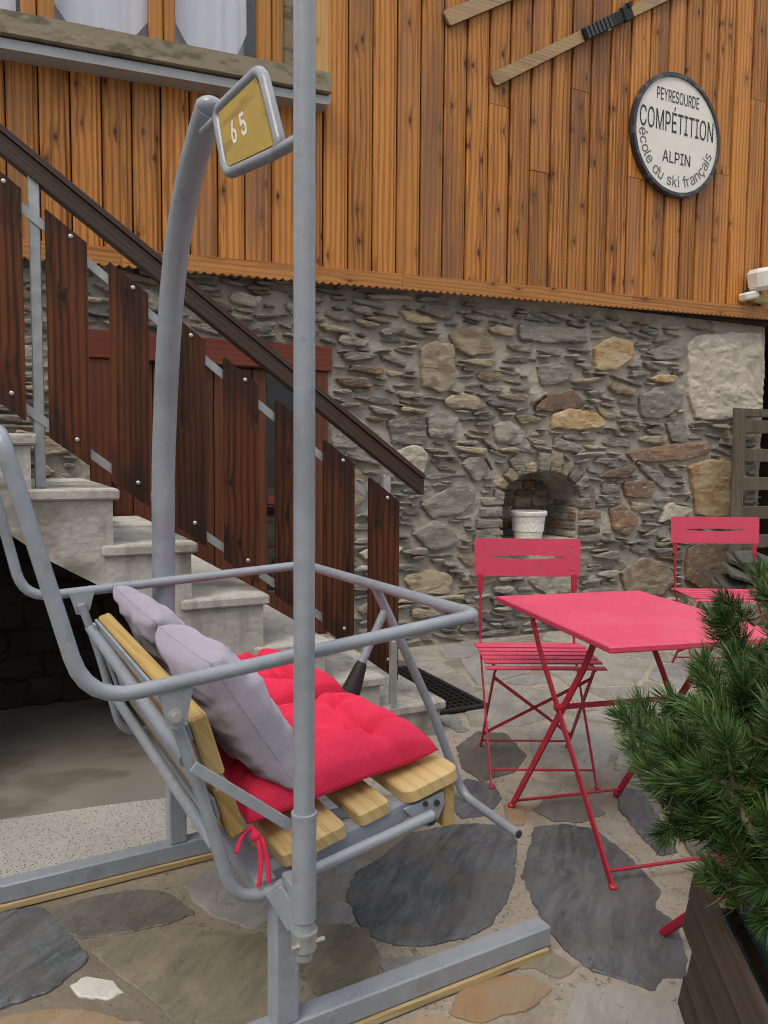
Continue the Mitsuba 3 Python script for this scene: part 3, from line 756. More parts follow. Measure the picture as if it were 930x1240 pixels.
# niche lining: jambs, vault, floor, back with stones
lin = []
arch = [(NX - niche_half, NZ0)] + [(NX - niche_half * np.cos(a), NZS + 0.19 * np.sin(a)) for a in _t] + [(NX + niche_half, NZ0)]
arch = np.array(arch + [arch[0]])
for (p, q) in zip(arch[:-1], arch[1:]):
    v = np.array([[p[0], YW - 0.005, p[1]], [q[0], YW - 0.005, q[1]], [q[0], YW + 0.36, q[1]], [p[0], YW + 0.36, p[1]]])
    lin.append(trimesh.Trimesh(v, [[0, 1, 2], [0, 2, 3]], process=False))
put('stone_wall__niche', cat(lin), 'mortar')
v, f = trimesh.creation.triangulate_polygon(niche.buffer(0.03), engine='earcut')
put('stone_wall__niche_back', trimesh.Trimesh(np.column_stack([v[:, 0], np.full(len(v), YW + 0.355), v[:, 1]]), f, process=False), 'mortar')
zz = NZ0
while zz < NZS + 0.12:
    hh = rng.uniform(0.04, 0.085); xx = NX - niche_half + 0.01
    while xx < NX + niche_half - 0.05:
        L = rng.uniform(0.09, 0.22); p = shapely.box(xx, zz, min(xx + L, NX + niche_half), zz + hh).intersection(niche)
        if p.geom_type == 'Polygon' and p.area > 0.0012:
            put('stone_wall__niche__stone', slab(rough_poly(p, 0.025, 0.008, int(xx * 999)), FR_W, (0, YW + 0.35, 0), 0.025, 0.02, 0.008, 0.03, 0.006, 16, int(zz * 777)), str(rng.choice(['slate', 'tan', 'rust'])) + '_stone', tone=(rng.random(), 0.3 + 0.4 * rng.random()))
        xx += L + 0.012
    zz += hh + 0.012
for s in (-1, 1):   # side stones inside the niche
    zz = NZ0 + 0.005
    while zz < NZS - 0.02:
        hh = rng.uniform(0.035, 0.06); yy = YW + 0.02
        while yy < YW + 0.32:
            L = rng.uniform(0.07, 0.14)
            p = rough_poly(shapely.box(yy, zz, min(yy + L, YW + 0.34), zz + hh), 0.025, 0.006, int(yy * 555))
            put('stone_wall__niche__stone', slab(p, [[0, 1, 0], [0, 0, 1], [-s, 0, 0]], (NX + s * niche_half, 0, 0), 0.014, 0.01, 0.006, 0.03, 0.005, 16, int(zz * 333)), str(rng.choice(['slate', 'rust', 'grey'])) + '_stone', tone=(rng.random(), 0.3 + 0.4 * rng.random()))
            yy += L + 0.01
        zz += hh + 0.01

# white planter pot in the niche
thing('flower_pot', 'small white ceramic flower pot with wavy relief standing in the arched wall niche', 'flower pot')
prof = [(0.0, 0.0), (0.088, 0.0), (0.094, 0.008), (0.118, 0.165), (0.126, 0.168), (0.130, 0.176), (0.130, 0.192), (0.124, 0.198), (0.116, 0.196), (0.112, 0.18), (0.108, 0.06), (0, 0.055)]
put('flower_pot', lathe(prof, (3.255, YW + 0.09, NZ0 + 0.003)), 'pot_white', smooth=35)

# ------------------------------------------------------------------ red-brown door behind the stair
thing('cellar_door', 'red-brown painted wooden door with glazed leaf in the stone wall behind the stair railing', 'door')
put('cellar_door__lintel', box(0.36, 1.735, YW - 0.035, YW + 0.06, 1.70, 1.845, 0.006), 'lintel_wood', tone=(0.3, 0.5))
for x0, x1 in ((0.40, 0.50), (1.615, 1.715)):
    put('cellar_door__jamb', box(x0, x1, YW - 0.02, YW + 0.06, 0.02, 1.70, 0.004), 'door_wood', tone=(rng.random(), 0.55))
x = 0.505
while x < 1.34:
    w = 0.105
    put('cellar_door__plank', box(x, min(x + w, 1.352), YW + 0.012, YW + 0.045, 0.02, 1.697, 0.004), 'door_wood', tone=(rng.random(), 0.25 + 0.5 * rng.random()))
    x += w + 0.004
put('cellar_door__glazing_bar', box(1.358, 1.612, YW + 0.012, YW + 0.04, 0.925, 0.975, 0.003), 'lintel_wood', tone=(0.2, 0.5))
put('cellar_door__bottom_rail', box(1.358, 1.612, YW + 0.012, YW + 0.04, 0.02, 0.42, 0.003), 'door_wood', tone=(0.7, 0.5))
for z0, z1 in ((0.422, 0.923), (0.977, 1.697)):
    put('cellar_door__pane', trimesh.Trimesh([[1.356, YW + 0.026, z0], [1.614, YW + 0.026, z0], [1.614, YW + 0.026, z1], [1.356, YW + 0.026, z1]], [[0, 1, 2], [0, 2, 3]], process=False), 'glass')
put('cellar_door__dark_room', cat([box(1.30, 1.68, YW + 0.45, YW + 0.47, 0.02, 1.75), box(0.45, 1.30, YW + 0.05, YW + 0.07, 0.02, 1.75)]), 'dark_interior')

# ------------------------------------------------------------------ timber upper wall
YC = 4.2


def zf(x): return 2.228 + 0.0285 * x                 # top of the scalloped fascia


def zs(x): return 3.212 + 0.0415 * x                 # top of the window sill


thing('timber_wall', 'upper wall clad in honey-brown vertical pine boards above a scalloped fascia board', 'wall')
J = [0.043, 0.188, 0.331, 0.476, 0.621, 0.765, 0.911, 1.058, 1.206, 1.356, 1.506, 1.658, 1.812, 1.967, 2.125, 2.283, 2.440, 2.602, 2.763, 2.921, 3.082, 3.243, 3.404, 3.566, 3.729, 3.905, 4.080, 4.252, 4.414, 4.566, 4.737, 4.907, 5.090, 5.26, 5.43, 5.60, 5.77, 5.94]
J = [J[0] - 0.145 * k for k in range(10, 0, -1)] + J
ZTOP = 5.3
split = {2.763: 3.40, 3.082: 3.05, 3.404: 3.62, 3.905: 3.14, 4.737: 3.30, 2.283: 4.05, 5.090: 3.9, 1.967: 4.2}


def board(x0, x1, z0, z1):
    """one cladding board: flat face, slanted lip, recessed tongue on its right"""
    w = x1 - x0; lip = 0.027; g = 0.0055
    pr = [(0.0, 0.006), (0.006, 0.0), (w - lip - 0.006, 0.0), (w - lip, 0.011), (w - g - 0.005, 0.0125), (w - g, 0.021), (w - g, 0.022), (0, 0.022)]
    poly = Polygon([(x0 + a, b) for a, b in pr])
    return extrude(poly, [[1, 0, 0], [0, 1, 0], [0, 0, 1]], (0, YC, 0), z0, z1)


for x0, x1 in zip(J[:-1], J[1:]):
    if x1 < -0.75: continue
    top = ZTOP
    if x1 <= 1.66: top = zs((x0 + x1) / 2) - 0.11
    segs = [(zf(x0) - 0.03, top)]
    if x0 in split: segs = [(zf(x0) - 0.03, split[x0]), (split[x0] + 0.003, top)]
    for z0, z1 in segs:
        m = board(x0, x1, z0, z1)
        m.vertices[:, 1] += rng.uniform(-0.002, 0.002)
        put('timber_wall__board', m, 'cladding_wood', tone=(rng.random(), 0.15 + 0.7 * rng.random()))
# backing, scalloped fascia, soffit
put('timber_wall__backing', cat([box(-0.9, 1.6, YC + 0.0245, YC + 0.06, 2.25, 3.15), box(1.6, 6.0, YC + 0.024, YC + 0.06, 2.25, 3.09), box(1.60, 6.0, YC + 0.024, YC + 0.06, 3.09, ZTOP)]), 'dark_shed', tone=(0.5, 0.5))
fx0, fx1 = -0.9, 6.0
top = [(x, zf(x)) for x in np.linspace(fx1, fx0, 12)]
bot = []
per = 0.048
for x in np.arange(fx0, fx1, per / 6):
    ph = (x - fx0) / per
    bot.append((x, zf(x) - 0.088 + 0.014 * (1 - abs(math.sin(math.pi * ph))) - 0.006))
cuts = [fx0, 0.55, 2.15, 3.95, fx1]
full = Polygon(bot + [(fx1, zf(fx1) - 0.09)] + top)
for c0, c1 in zip(cuts[:-1], cuts[1:]):
    part = full.intersection(shapely.box(c0 + 0.0012, 0, c1 - 0.0012, 9))
    put('timber_wall__fascia_board', extrude(part, FR_W, (0, YC + 0.002, 0), 0.0, 0.026), 'fascia_wood', tone=(rng.random(), 0.4 + 0.3 * rng.random()))
put('timber_wall__soffit', trimesh.Trimesh([[fx0, YC, zf(fx0) - 0.03], [fx1, YC, zf(fx1) - 0.03], [fx1, YW + 0.5, zf(fx1) - 0.03], [fx0, YW + 0.5, zf(fx0) - 0.03]], [[0, 1, 2], [0, 2, 3]], process=False), 'dark_shed', tone=(0.5, 0.5))
put('timber_wall__trim_board', box(1.600, 1.682, YC - 0.006, YC + 0.02, zs(1.66) + 0.002, ZTOP, 0.003), 'pale_pine', tone=(0.4, 0.6))
put('timber_wall__reveal', box(1.522, 1.598, YC + 0.02, YW + 0.25, zs(1.6) - 0.03, ZTOP), 'sill_concrete')

# window sill + flashing, window
thing('window_sill', 'mossy grey concrete window sill with a zinc flashing strip below it', 'window sill')


def slope_strip(x0, x1, y0, y1, t0, t1, cap=0.0, ch=0.004):
    pts = [(x0, zs(x0) + t0), (x1 - cap, zs(x1) + t0)] + ([(x1 - cap * 0.3, zs(x1) + t0 + cap * 0.15), (x1, zs(x1) + t0 + cap * 0.7)] if cap else []) + [(x1, zs(x1) + t1), (x0, zs(x0) + t1)]
    return extrude(Polygon(pts), [[1, 0, 0], [0, 0, 1], [0, -1, 0]], (0, 0, 0), -y1, -y0)


sl = slope_strip(-0.9, 1.645, 4.055, 4.36, -0.100, 0.0)
put('window_sill', sl, 'sill_concrete')
put('window_sill__flashing', slope_strip(-0.9, 1.652, 4.085, 4.21, -0.158, -0.112, 0.03), 'zinc_flashing')
thing('window', 'wooden framed window with white sheer curtains above the concrete sill', 'window')
yw = YW + 0.0
ztw = 5.0
for x0, x1 in ((0.119, 0.185), (0.191, 0.271), (0.725, 0.788), (0.793, 0.855), (1.307, 1.375), (1.382, 1.445), (-0.75, -0.68)):
    put('window__stile', box(x0, x1, yw - 0.02 - 0.012 * rng.random(), yw + 0.05, zs(x0) + 0.003, ztw, 0.006), 'window_wood', tone=(rng.random(), 0.4 + 0.3 * rng.random()))
put('window__frame', box(1.447, 1.520, yw - 0.0, yw + 0.05, zs(1.45) + 0.003, ztw, 0.004), 'sill_concrete')
for x0, x1 in ((-0.68, 0.119), (0.271, 0.725), (0.855, 1.307)):
    put('window__pane', trimesh.Trimesh([[x0, yw + 0.01, zs(x0)], [x1, yw + 0.01, zs(x1)], [x1, yw + 0.01, ztw], [x0, yw + 0.01, ztw]], [[0, 1, 2], [0, 2, 3]], process=False), 'glass')


def curtain(x0, x1, bottom, y, amp, nx=60, nz=14):
    xs = np.linspace(x0, x1, nx); v = []
    for x in xs:
        zb = bottom(x)
        for t in np.linspace(0, 1, nz):
            z = zb + (ztw - zb) * t
            v.append((x, y + amp * math.sin(x * 55 + 2 * math.sin(x * 17)) + 0.3 * amp * math.sin(x * 140), z))
    f = []
    for i in range(nx - 1):
        for j in range(nz - 1):
            q = i * nz + j; f += [[q, q + nz, q + nz + 1], [q, q + nz + 1, q + 1]]
    return trimesh.Trimesh(np.array(v), f, process=False)


def scal(x0, x1, low, edge, cpos=0.5):
    def fn(x):
        t = (x - x0) / (x1 - x0); s = min(1, abs(t - cpos) / (cpos if t < cpos else 1 - cpos))
        return zs(x) + low + edge * s ** 1.6
    return fn


put('window__curtain', curtain(0.275, 0.725, scal(0.275, 0.725, 0.012, 0.21, 0.47), yw + 0.05, 0.004), 'curtain_white', smooth=True)
put('window__curtain', curtain(0.858, 1.255, scal(0.858, 1.255, 0.012, 0.25, 0.58), yw + 0.05, 0.004), 'curtain_white', smooth=True)
put('window__curtain', curtain(-0.65, 0.10, scal(-0.65, 0.10, 0.0, 0.03, 0.9), yw + 0.05, 0.004), 'curtain_white', smooth=True)
put('window__blind', cat([curtain(0.272, 0.724, lambda x: zs(x) - 0.02, yw + 0.085, 0.002), curtain(0.856, 1.247, lambda x: zs(x) - 0.02, yw + 0.085, 0.002)]), 'curtain_lilac', smooth=True)
put('window__dark_room', cat([box(-0.9, 1.6, yw + 0.6, yw + 0.62, 3.0, ZTOP), box(-0.9, 1.52, yw + 0.055, yw + 0.6, 3.1, 3.2), box(-0.9, -0.85, yw + 0.05, yw + 0.6, 3, ZTOP), box(1.50, 1.52, yw + 0.055, yw + 0.6, 3.2, ZTOP), box(-0.9, 1.6, yw, yw + 0.6, ztw, ZTOP)]), 'dark_interior')

# round enamel sign
thing('enamel_sign', 'round white enamel ski club sign with black rim reading COMPÉTITION on the boards', 'sign')
SX, SZ, SR = 4.305, 3.476, 0.415
RW = np.array([[1, 0, 0], [0, 0, 1], [0, -1.0, 0]])
ang = np.linspace(0, 2 * np.pi, 73)[:-1]


def ringdisc(r0, r1, y0, y1):
    o = Polygon([(SX + r1 * np.cos(a), SZ + r1 * np.sin(a)) for a in ang])
    if r0: o = o.difference(Polygon([(SX + r0 * np.cos(a), SZ + r0 * np.sin(a)) for a in ang]))
    return extrude(o, RW, (0, 0, 0), -y1, -y0)


put('enamel_sign', ringdisc(0, SR - 0.02, YC - 0.032, YC - 0.004), 'enamel_white')
put('enamel_sign__rim', cat([ringdisc(SR - 0.024, SR, YC - 0.045, YC - 0.004), ringdisc(SR, SR + 0.006, YC - 0.038, YC - 0.006)]), 'enamel_black')


def text_at(txt, cx, cz, height, width, bold=False, y=YC - 0.0335, shear=0.0):
    m = meshkit.text_mesh(txt, height, 0.0012, bold)
    v = np.asarray(m.vertices); x0, x1 = v[:, 0].min(), v[:, 0].max()
    v = np.column_stack([(v[:, 0] - (x0 + x1) / 2) * width / (x1 - x0), v[:, 1] - height / 2, v[:, 2]])
    return trimesh.Trimesh(np.array([cx, y, cz]) + v @ RW, m.faces, process=False)


put('enamel_sign__lettering', text_at('PEYRESOURDE', SX - 0.0, SZ + 0.255, 0.080, 0.40), 'letter_black')
put('enamel_sign__lettering', text_at('COMPÉTITION', SX + 0.0, SZ + 0.08, 0.135, 0.70), 'letter_black')
put('enamel_sign__lettering', text_at('ALPIN', SX + 0.0, SZ - 0.155, 0.078, 0.265), 'letter_black')
arc = 'école du ski français'
wid = {' ': 0.55, 'i': 0.42, 'l': 0.42, 'f': 0.6, 'r': 0.65, 'k': 0.95}
tot = sum(wid.get(c, 1.0) for c in arc); a0, a1 = math.radians(180), math.radians(348); s = 0.0; ms = []
for ch in arc:
    w = wid.get(ch, 1.0); am = a0 + (a1 - a0) * (s + w / 2) / tot; s += w
    if ch == ' ': continue
    m = meshkit.text_mesh(ch, 0.074, 0.0012); v = np.asarray(m.vertices)
    xm = (v[:, 0].min() + v[:, 0].max()) / 2
    v = np.column_stack([v[:, 0] - xm, v[:, 1], v[:, 2]])
    e1 = np.array([-math.sin(am), math.cos(am)]); e2 = -np.array([math.cos(am), math.sin(am)])
    R0 = 0.352
    xy = np.array([SX + R0 * math.cos(am), SZ + R0 * math.sin(am)]) + v[:, :1] * e1 + v[:, 1:2] * e2
    ms.append(trimesh.Trimesh(np.column_stack([xy[:, 0], YC - 0.0335 - v[:, 2], xy[:, 1]]), m.faces, process=False))
put('enamel_sign__arc_lettering', cat(ms), 'letter_grey')

# old skis on the boards


def ski(key, p0, p1, w, label, binding=None):
    thing(key, label, 'ski')
    p0, p1 = np.array(p0), np.array(p1); d = p1 - p0; L = np.linalg.norm(d); d /= L; nrm = np.array([-d[1], d[0]])
    pts = [(0, -w * 0.32), (0.012, -w / 2), (L * 0.5, -w * 0.43), (L, -w / 2), (L, w / 2), (L * 0.5, w * 0.43), (0.012, w / 2), (0, w * 0.32)]
    poly = Polygon([tuple(p0 + d * a + nrm * b) for a, b in pts]).buffer(-0.006).buffer(0.006)
    put(key, extrude(poly, RW, (0, YC - 0.012, 0), 0.0, 0.018), 'ski_wood', tone=(rng.random(), 0.55))
    put(key + '__base_edge', extrude(poly.buffer(0.002), RW, (0, YC - 0.012, 0), -0.004, -0.0005), 'black_rubber')
    if binding:
        b0, b1 = binding
        def at(a, b, o): q = p0 + d * a + nrm * b; return np.array([q[0], YC - 0.03 - o, q[1]])
        D3 = np.array([d[0], 0, d[1]]); N3 = np.array([nrm[0], 0, nrm[1]]); Y3 = np.array([0, -1.0, 0])
        m = (b0 + b1 - 0.09) / 2
        put(key + '__binding', obox(at(m, 0, 0.014), [D3, N3, Y3], [(b1 - 0.09 - b0) / 2, w * 0.5, 0.014], 0.008), 'black_rubber')
        rb = [obox(at(b0 + 0.025 + 0.036 * i, 0, 0.030), [D3, N3, Y3], [0.012, w * 0.46, 0.004], 0.002) for i in range(7)]
        put(key + '__binding__rib', cat(rb), 'dark_metal')
        put(key + '__toe_piece', cat([obox(at(b1 - 0.05, 0, 0.02), [D3, N3, Y3], [0.045, w * 0.62, 0.02], 0.008), obox(at(b1 - 0.02, w * 0.5, 0.028), [D3, N3, Y3], [0.02, 0.018, 0.024], 0.006)]), 'black_rubber')
        put(key + '__buckle', obox(at(b0 + 0.22, -w * 0.5, 0.015), [D3, N3, Y3], [0.014, 0.006, 0.006], 0.002), 'bolt_metal')


ski('ski', (2.425, 3.812), (3.95, 4.70), 0.088, 'old wooden ski whose tip points down to the left, upper one on the cladding')
ski('ski_001', (2.764, 3.532), (4.75, 4.752), 0.078, 'old wooden ski with a black binding, hung slantwise on the cladding', (0.80, 1.26))

# floodlight at the right end
thing('floodlight', 'white outdoor floodlight with grey glass fixed at the right end of the cladding', 'lamp')
put('floodlight__housing', obox((5.15, YC - 0.09, 2.56), [[0.94, 0, 0.2], [0, 1, 0], [-0.2, 0, 0.94]], [0.10, 0.07, 0.085], 0.03), 'lamp_white')
put('floodlight__glass', obox((5.22, YC - 0.166, 2.545), [[0.98, 0, 0.14], [0, 1, 0], [-0.14, 0, 0.98]], [0.055, 0.006, 0.07], 0.003), 'lamp_grey')
put('floodlight__bracket', obox((5.06, YC - 0.06, 2.435), [[0.96, 0, 0.25], [0, 1, 0], [-0.25, 0, 0.96]], [0.07, 0.045, 0.03], 0.014), 'lamp_white')
put('floodlight__base', box(5.12, 5.30, YC - 0.07, YC - 0.003, 2.40, 2.462, 0.012), 'lamp_yellow')
put('floodlight__cable', tube(fillet([(5.0, YC - 0.03, 2.43), (5.03, YC - 0.04, 2.47), (5.08, YC - 0.05, 2.50)], 0.03), 0.006), 'black_rubber', smooth=True)

# dark shed and pallet beyond the wall end
thing('shed', 'dark timber shed standing in shadow beyond the end of the stone wall', 'shed')
for i in range(16):
    put('shed__plank', box(5.2 + i * 0.2, 5.395 + i * 0.2, 5.6, 5.63, 0, 2.9, 0.004), 'dark_shed', tone=(rng.random(), rng.random()))
put('shed__roof', box(5.46, 8.6, 4.32, 5.9, 2.26, 2.32), 'dark_shed', tone=(0.5, 0.5))
put('shed__side', box(7.3, 7.34, 4.3, 5.6, 0, 2.3), 'dark_shed', tone=(0.5, 0.5))
thing('wooden_pallet', 'weathered grey wooden pallet standing upright against the right end of the stone wall', 'pallet')
px0 = 4.925; py = 4.10
for x0, x1 in ((px0, px0 + 0.115), (px0 + 0.62, px0 + 0.735)):
    put('wooden_pallet__stile', box(x0, x1, py, py + 0.03, 0.0, 1.575, 0.004), 'weathered_wood', tone=(rng.random(), 0.8))
for i, z in enumerate((0.08, 0.30, 0.52, 0.745, 0.97, 1.19, 1.41, 1.535)):
    put('wooden_pallet__slat', box(px0 + 0.03, px0 + 0.8, py + 0.033, py + 0.06, z, z + (0.10 if i < 7 else 0.06), 0.004), 'weathered_wood', tone=(rng.random(), 0.3 + 0.4 * rng.random()))
# slates leaning at the wall foot
for i in range(9):
    k = 'slate_slab' if i == 0 else f'slate_slab_{i:03d}'
    thing(k, 'dark slate slab in the heap leaning at the foot of the stone wall end', 'slate slab', 'slate slabs heaped at the wall end')
    a = rng.uniform(-0.35, 0.25); L, W2 = rng.uniform(0.3, 0.5), rng.uniform(0.12, 0.2)
    c = np.array([4.62 + 0.055 * i, 3.90 - 0.03 * (i % 3), 0.28 + 0.055 * (i % 5)])
    d = np.array([math.cos(a - 0.2), 0.1, math.sin(a - 0.2)]); d /= np.linalg.norm(d)
    n = np.array([0.15, -0.5, 0.8]); n -= d * (n @ d); n /= np.linalg.norm(n); e = np.cross(n, d)
    p = rough_poly(Polygon([(-L / 2, -W2 / 2), (L / 2 - 0.05, -W2 / 2), (L / 2, W2 * 0.2), (L / 2 - 0.1, W2 / 2), (-L / 2 + 0.05, W2 / 2)]), 0.03, 0.01, 60 + i)
    scene[k] = mikit.ply(_sm := slab(p, [d, e, n], c, 0.012, 0.012, 0.004, 0.05, 0.004, 9, 60 + i), 'dark_flag', uv=np.tile([0.1 * i, 0.0], (len(_sm.vertices), 1)))
for i in range(5):
    k = 'fallen_stone' if i == 0 else f'fallen_stone_{i:03d}'
    thing(k, 'rough rounded stone in the heap under the slate slabs by the wall end', 'stone', 'loose stones under the slate slabs')
    m = trimesh.creation.icosphere(subdivisions=3, radius=1.0); v = np.asarray(m.vertices)
    v = v * (0.8 + 0.5 * meshkit.fbm(v * 1.6 + i * 7, 3)[:, None]) * [0.22, 0.14, 0.13]
    scene[k] = mikit.ply(trimesh.Trimesh(v + [4.55 + 0.17 * i, 3.93 - 0.05 * (i % 2), 0.10], m.faces, process=False), 'slate_stone')

# ------------------------------------------------------------------ stairs
thing('concrete_staircase', 'grey weathered concrete staircase rising to the left along the stone wall', 'staircase')
NS = [(-0.70, 1.83), (-0.43, 1.645), (-0.165, 1.46), (0.099, 1.272), (0.359, 1.084), (0.631, 0.884), (0.905, 0.671), (1.162, 0.466), (1.407, 0.292), (1.70, 0.151)]
YS0, YS1 = 2.85, 4.262
prof = []
x_prev = -2.0
for (x, z) in NS:
    prof += [(x_prev, z - 0.04), (x - 0.022, z - 0.04)]
    x_prev = x - 0.022
prof += [(1.678, 0.0), (1.33, 0.0)]
prof += [(0.48, 0.596), (0.34, 0.711), (0.128, 0.84), (-0.02, 0.957), (-0.5, 1.31), (-2.0, 1.35)]
body = Polygon(prof).buffer(0)
bm = extrude(body, [[1, 0, 0], [0, 0, 1], [0, -1, 0]], (0, 0, 0), -YS1, -(YS0 + 0.018))
put('concrete_staircase__body', bm, 'concrete')
for i, (x, z) in enumerate(NS):
    xl = NS[i - 1][0] if i else -2.0
    m = box(xl - 0.06 if i else xl, x, YS0, YS1 - 0.004, z - 0.039, z, 0.007)
    put('concrete_staircase__tread', m, 'concrete')
put('concrete_staircase__added_shade_side_wall', box(-2.05, -1.9, 2.6, 4.3, 0, 1.4), 'void_shade_render')  # unseen wall added to close the void and keep light out
put('concrete_staircase__added_shade_cross_wall', box(-0.62, -0.47, 2.88, 4.25, 0, 1.28), 'void_shade_render')  # unseen wall added beyond the left edge to block light under the stair
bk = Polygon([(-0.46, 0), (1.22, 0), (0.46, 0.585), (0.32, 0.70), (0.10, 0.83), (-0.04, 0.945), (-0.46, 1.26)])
put('concrete_staircase__void_shade_back', extrude(bk, FR_W, (0, 4.05, 0), 0, 0.03), 'void_shade_render')  # added back sheet, painted dark for the shade under the stair
crng = np.random.default_rng(5)
zz = 0.02; ms = []
while zz < 1.1:
    hh = crng.uniform(0.05, 0.13); xx = -0.45 + crng.uniform(0, 0.1)
    while xx < 1.1:
        Lx = crng.uniform(0.12, 0.34); p = shapely.box(xx, zz, xx + Lx, zz + hh)
        if bk.contains(p):
            ms.append(slab(rough_poly(p, 0.03, 0.035, int(xx * 900 + zz * 77)), FR_W, (0, 4.02, 0), 0.03, 0.02, 0.01, 0.04, 0.01, 14, int(zz * 555), 0.01))
        xx += Lx + 0.015
    zz += hh + 0.015
put('concrete_staircase__void_shade_stones', cat(ms), 'void_shade_render', kind='stuff')  # stones on the added back, in the same painted-in shade
# ------------------------------------------------------------------ railing
thing('stair_railing', 'stair railing of dark stained slanted boards on grey steel posts with a wooden handrail', 'railing')
SC = 2.93 / 2.85


def sx(x): return x * SC


def szz(z): return 1.2 + (z - 1.2) * SC


YR = 2.93
for k in range(-2, 7):
    x0 = 0.137 + 0.1985 * k; x1 = x0 + 0.129
    if k == 6: x1 += 0.004
    tl, tr = 2.013 - 0.749 * (x0 - 0.137), 2.013 - 0.749 * (x1 - 0.137)
    bl, br = 1.262 - 0.749 * (x0 - 0.133), 1.262 - 0.749 * (x1 - 0.133)
    poly = Polygon([(sx(x0), szz(bl)), (sx(x1), szz(br)), (sx(x1), szz(tr)), (sx(x0), szz(tl))])
    poly = poly.buffer(-0.003, join_style=2).buffer(0.003)
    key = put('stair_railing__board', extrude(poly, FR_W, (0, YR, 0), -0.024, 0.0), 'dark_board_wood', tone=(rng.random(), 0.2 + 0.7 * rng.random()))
    for zz, xx in ((tr + 0.015, x0 + 0.078), (bl - 0.005, x0 + 0.086)):
        zc = szz(zz - 0.0); xc = sx(xx)
        put(key + '__bolt', ball((xc, YR - 0.001, zc - 0.02 if zz > 1.0 + bl else zc), 0.0085, (1, 0.6, 1), 1), 'bolt_metal', smooth=True)


def slant(x0, x1, zfun, h, y0, y1):
    return extrude(Polygon([(sx(x0), szz(zfun(x0)) - h), (sx(x1), szz(zfun(x1)) - h), (sx(x1), szz(zfun(x1))), (sx(x0), szz(zfun(x0)))]), FR_W, (0, 0, 0), -y1, -y0)


put('stair_railing__upper_bar', slant(-0.4, 1.46, lambda x: 2.082 - 0.765 * x, 0.036, YR + 0.025, YR + 0.032), 'galvanised')
put('stair_railing__lower_bar', slant(-0.4, 1.46, lambda x: 1.425 - 0.752 * x, 0.036, YR + 0.025, YR + 0.032), 'galvanised')
for x, zt, zb in ((0.107, 2.16, 1.084), (1.421, 1.13, 0.162)):
    put('stair_railing__post', box(sx(x) - 0.018, sx(x) + 0.018, YR + 0.034, YR + 0.07, zb if zb > 1 else 0.30, szz(zt), 0.003), 'galvanised')
put('stair_railing__post', box(1.425, 1.452, YS0 - 0.012, YS0 + 0.015, 0.17, 0.44, 0.002), 'galvanised')
hr0 = lambda x: 2.272 - 0.7195 * x
put('stair_railing__handrail', cat([slant(-0.5, 1.585, lambda x: hr0(x) - 0.024, 0.064, YR + 0.018, YR + 0.072), slant(-0.5, 1.585, hr0, 0.022, YR + 0.008, YR + 0.082)]), 'handrail_wood', tone=(0.4, 0.6))

# rubber mat at the stair foot
thing('rubber_mat', 'black rubber ring mat lying at the foot of the concrete stair', 'mat')
mm = []
x0, x1, y0, y1 = 1.725, 2.04, 3.08, 3.82
for x in np.arange(x0, x1 + 0.001, 0.035): mm.append(box(x - 0.004, x + 0.004, y0, y1, 0.010, 0.024))
for y in np.arange(y0, y1 + 0.001, 0.046): mm.append(box(x0, x1, y - 0.004, y + 0.004, 0.0102, 0.0232))
put('rubber_mat', cat(mm), 'black_rubber')
put('rubber_mat__border', cat([box(x0 - 0.02, x1 + 0.02, y0 - 0.02, y0, 0.009, 0.027, 0.003), box(x0 - 0.02, x1 + 0.02, y1, y1 + 0.02, 0.009, 0.027, 0.003), box(x1, x1 + 0.02, y0, y1, 0.009, 0.027, 0.003), box(x0 - 0.02, x0, y0, y1, 0.009, 0.027, 0.003), box(x0, x1, y0, y1, 0.006, 0.0095)]), 'black_rubber')

# ------------------------------------------------------------------ the chairlift chair (local u forward, w across, z up)
th = math.radians(3.5)
Uv = np.array([math.cos(th), math.sin(th), 0]); Wv = np.array([-math.sin(th), math.cos(th), 0]); Zv = np.array([0, 0, 1.0])
OC = np.array([0.5, 1.40, 0])


def L(u, w, z): return OC + Uv * u + Wv * w + Zv * z


def Ls(ps): return [L(*p) for p in ps]


def lbox(u0, u1, w0, w1, z0, z1, ch=0.0):
    return obox(L((u0 + u1) / 2, (w0 + w1) / 2, (z0 + z1) / 2), [Uv, Wv, Zv], [abs(u1 - u0) / 2, abs(w1 - w0) / 2, abs(z1 - z0) / 2], ch)


C = 'chairlift_chair'
thing(C, 'old grey steel chairlift chair number 65 with wooden slats, mounted on a floor stand', 'chairlift chair')
put(C + '__hanger_pole', tube(Ls([(-0.013, -0.06, 0.262), (-0.013, -0.06, 3.3)]), 0.0198, 20), 'grey_paint', smooth=40)
put(C + '__hanger_pole__sleeve', cat([tube(Ls([(-0.013, -0.06, 0.325), (-0.013, -0.06, 0.531)]), 0.0232, 20), tube(Ls([(-0.013, -0.06, 0.525), (-0.013, -0.06, 0.5335)]), 0.0246, 20)]), 'grey_paint', smooth=40)
put(C + '__hanger_pole__clamp', cat([tube(Ls([(-0.013, -0.06, 0.268), (-0.013, -0.06, 0.303)]), 0.0245, 20), tube(Ls([(-0.013, -0.06, 0.297), (-0.013, -0.06, 0.304)]), 0.0262, 20), tube(Ls([(-0.045, -0.075, 0.283), (0.022, -0.075, 0.283)]), 0.0045, 8), tube(Ls([(-0.013, -0.06, 0.246), (-0.013, -0.06, 0.268)]), 0.016, 16)]), 'galvanised', smooth=40)
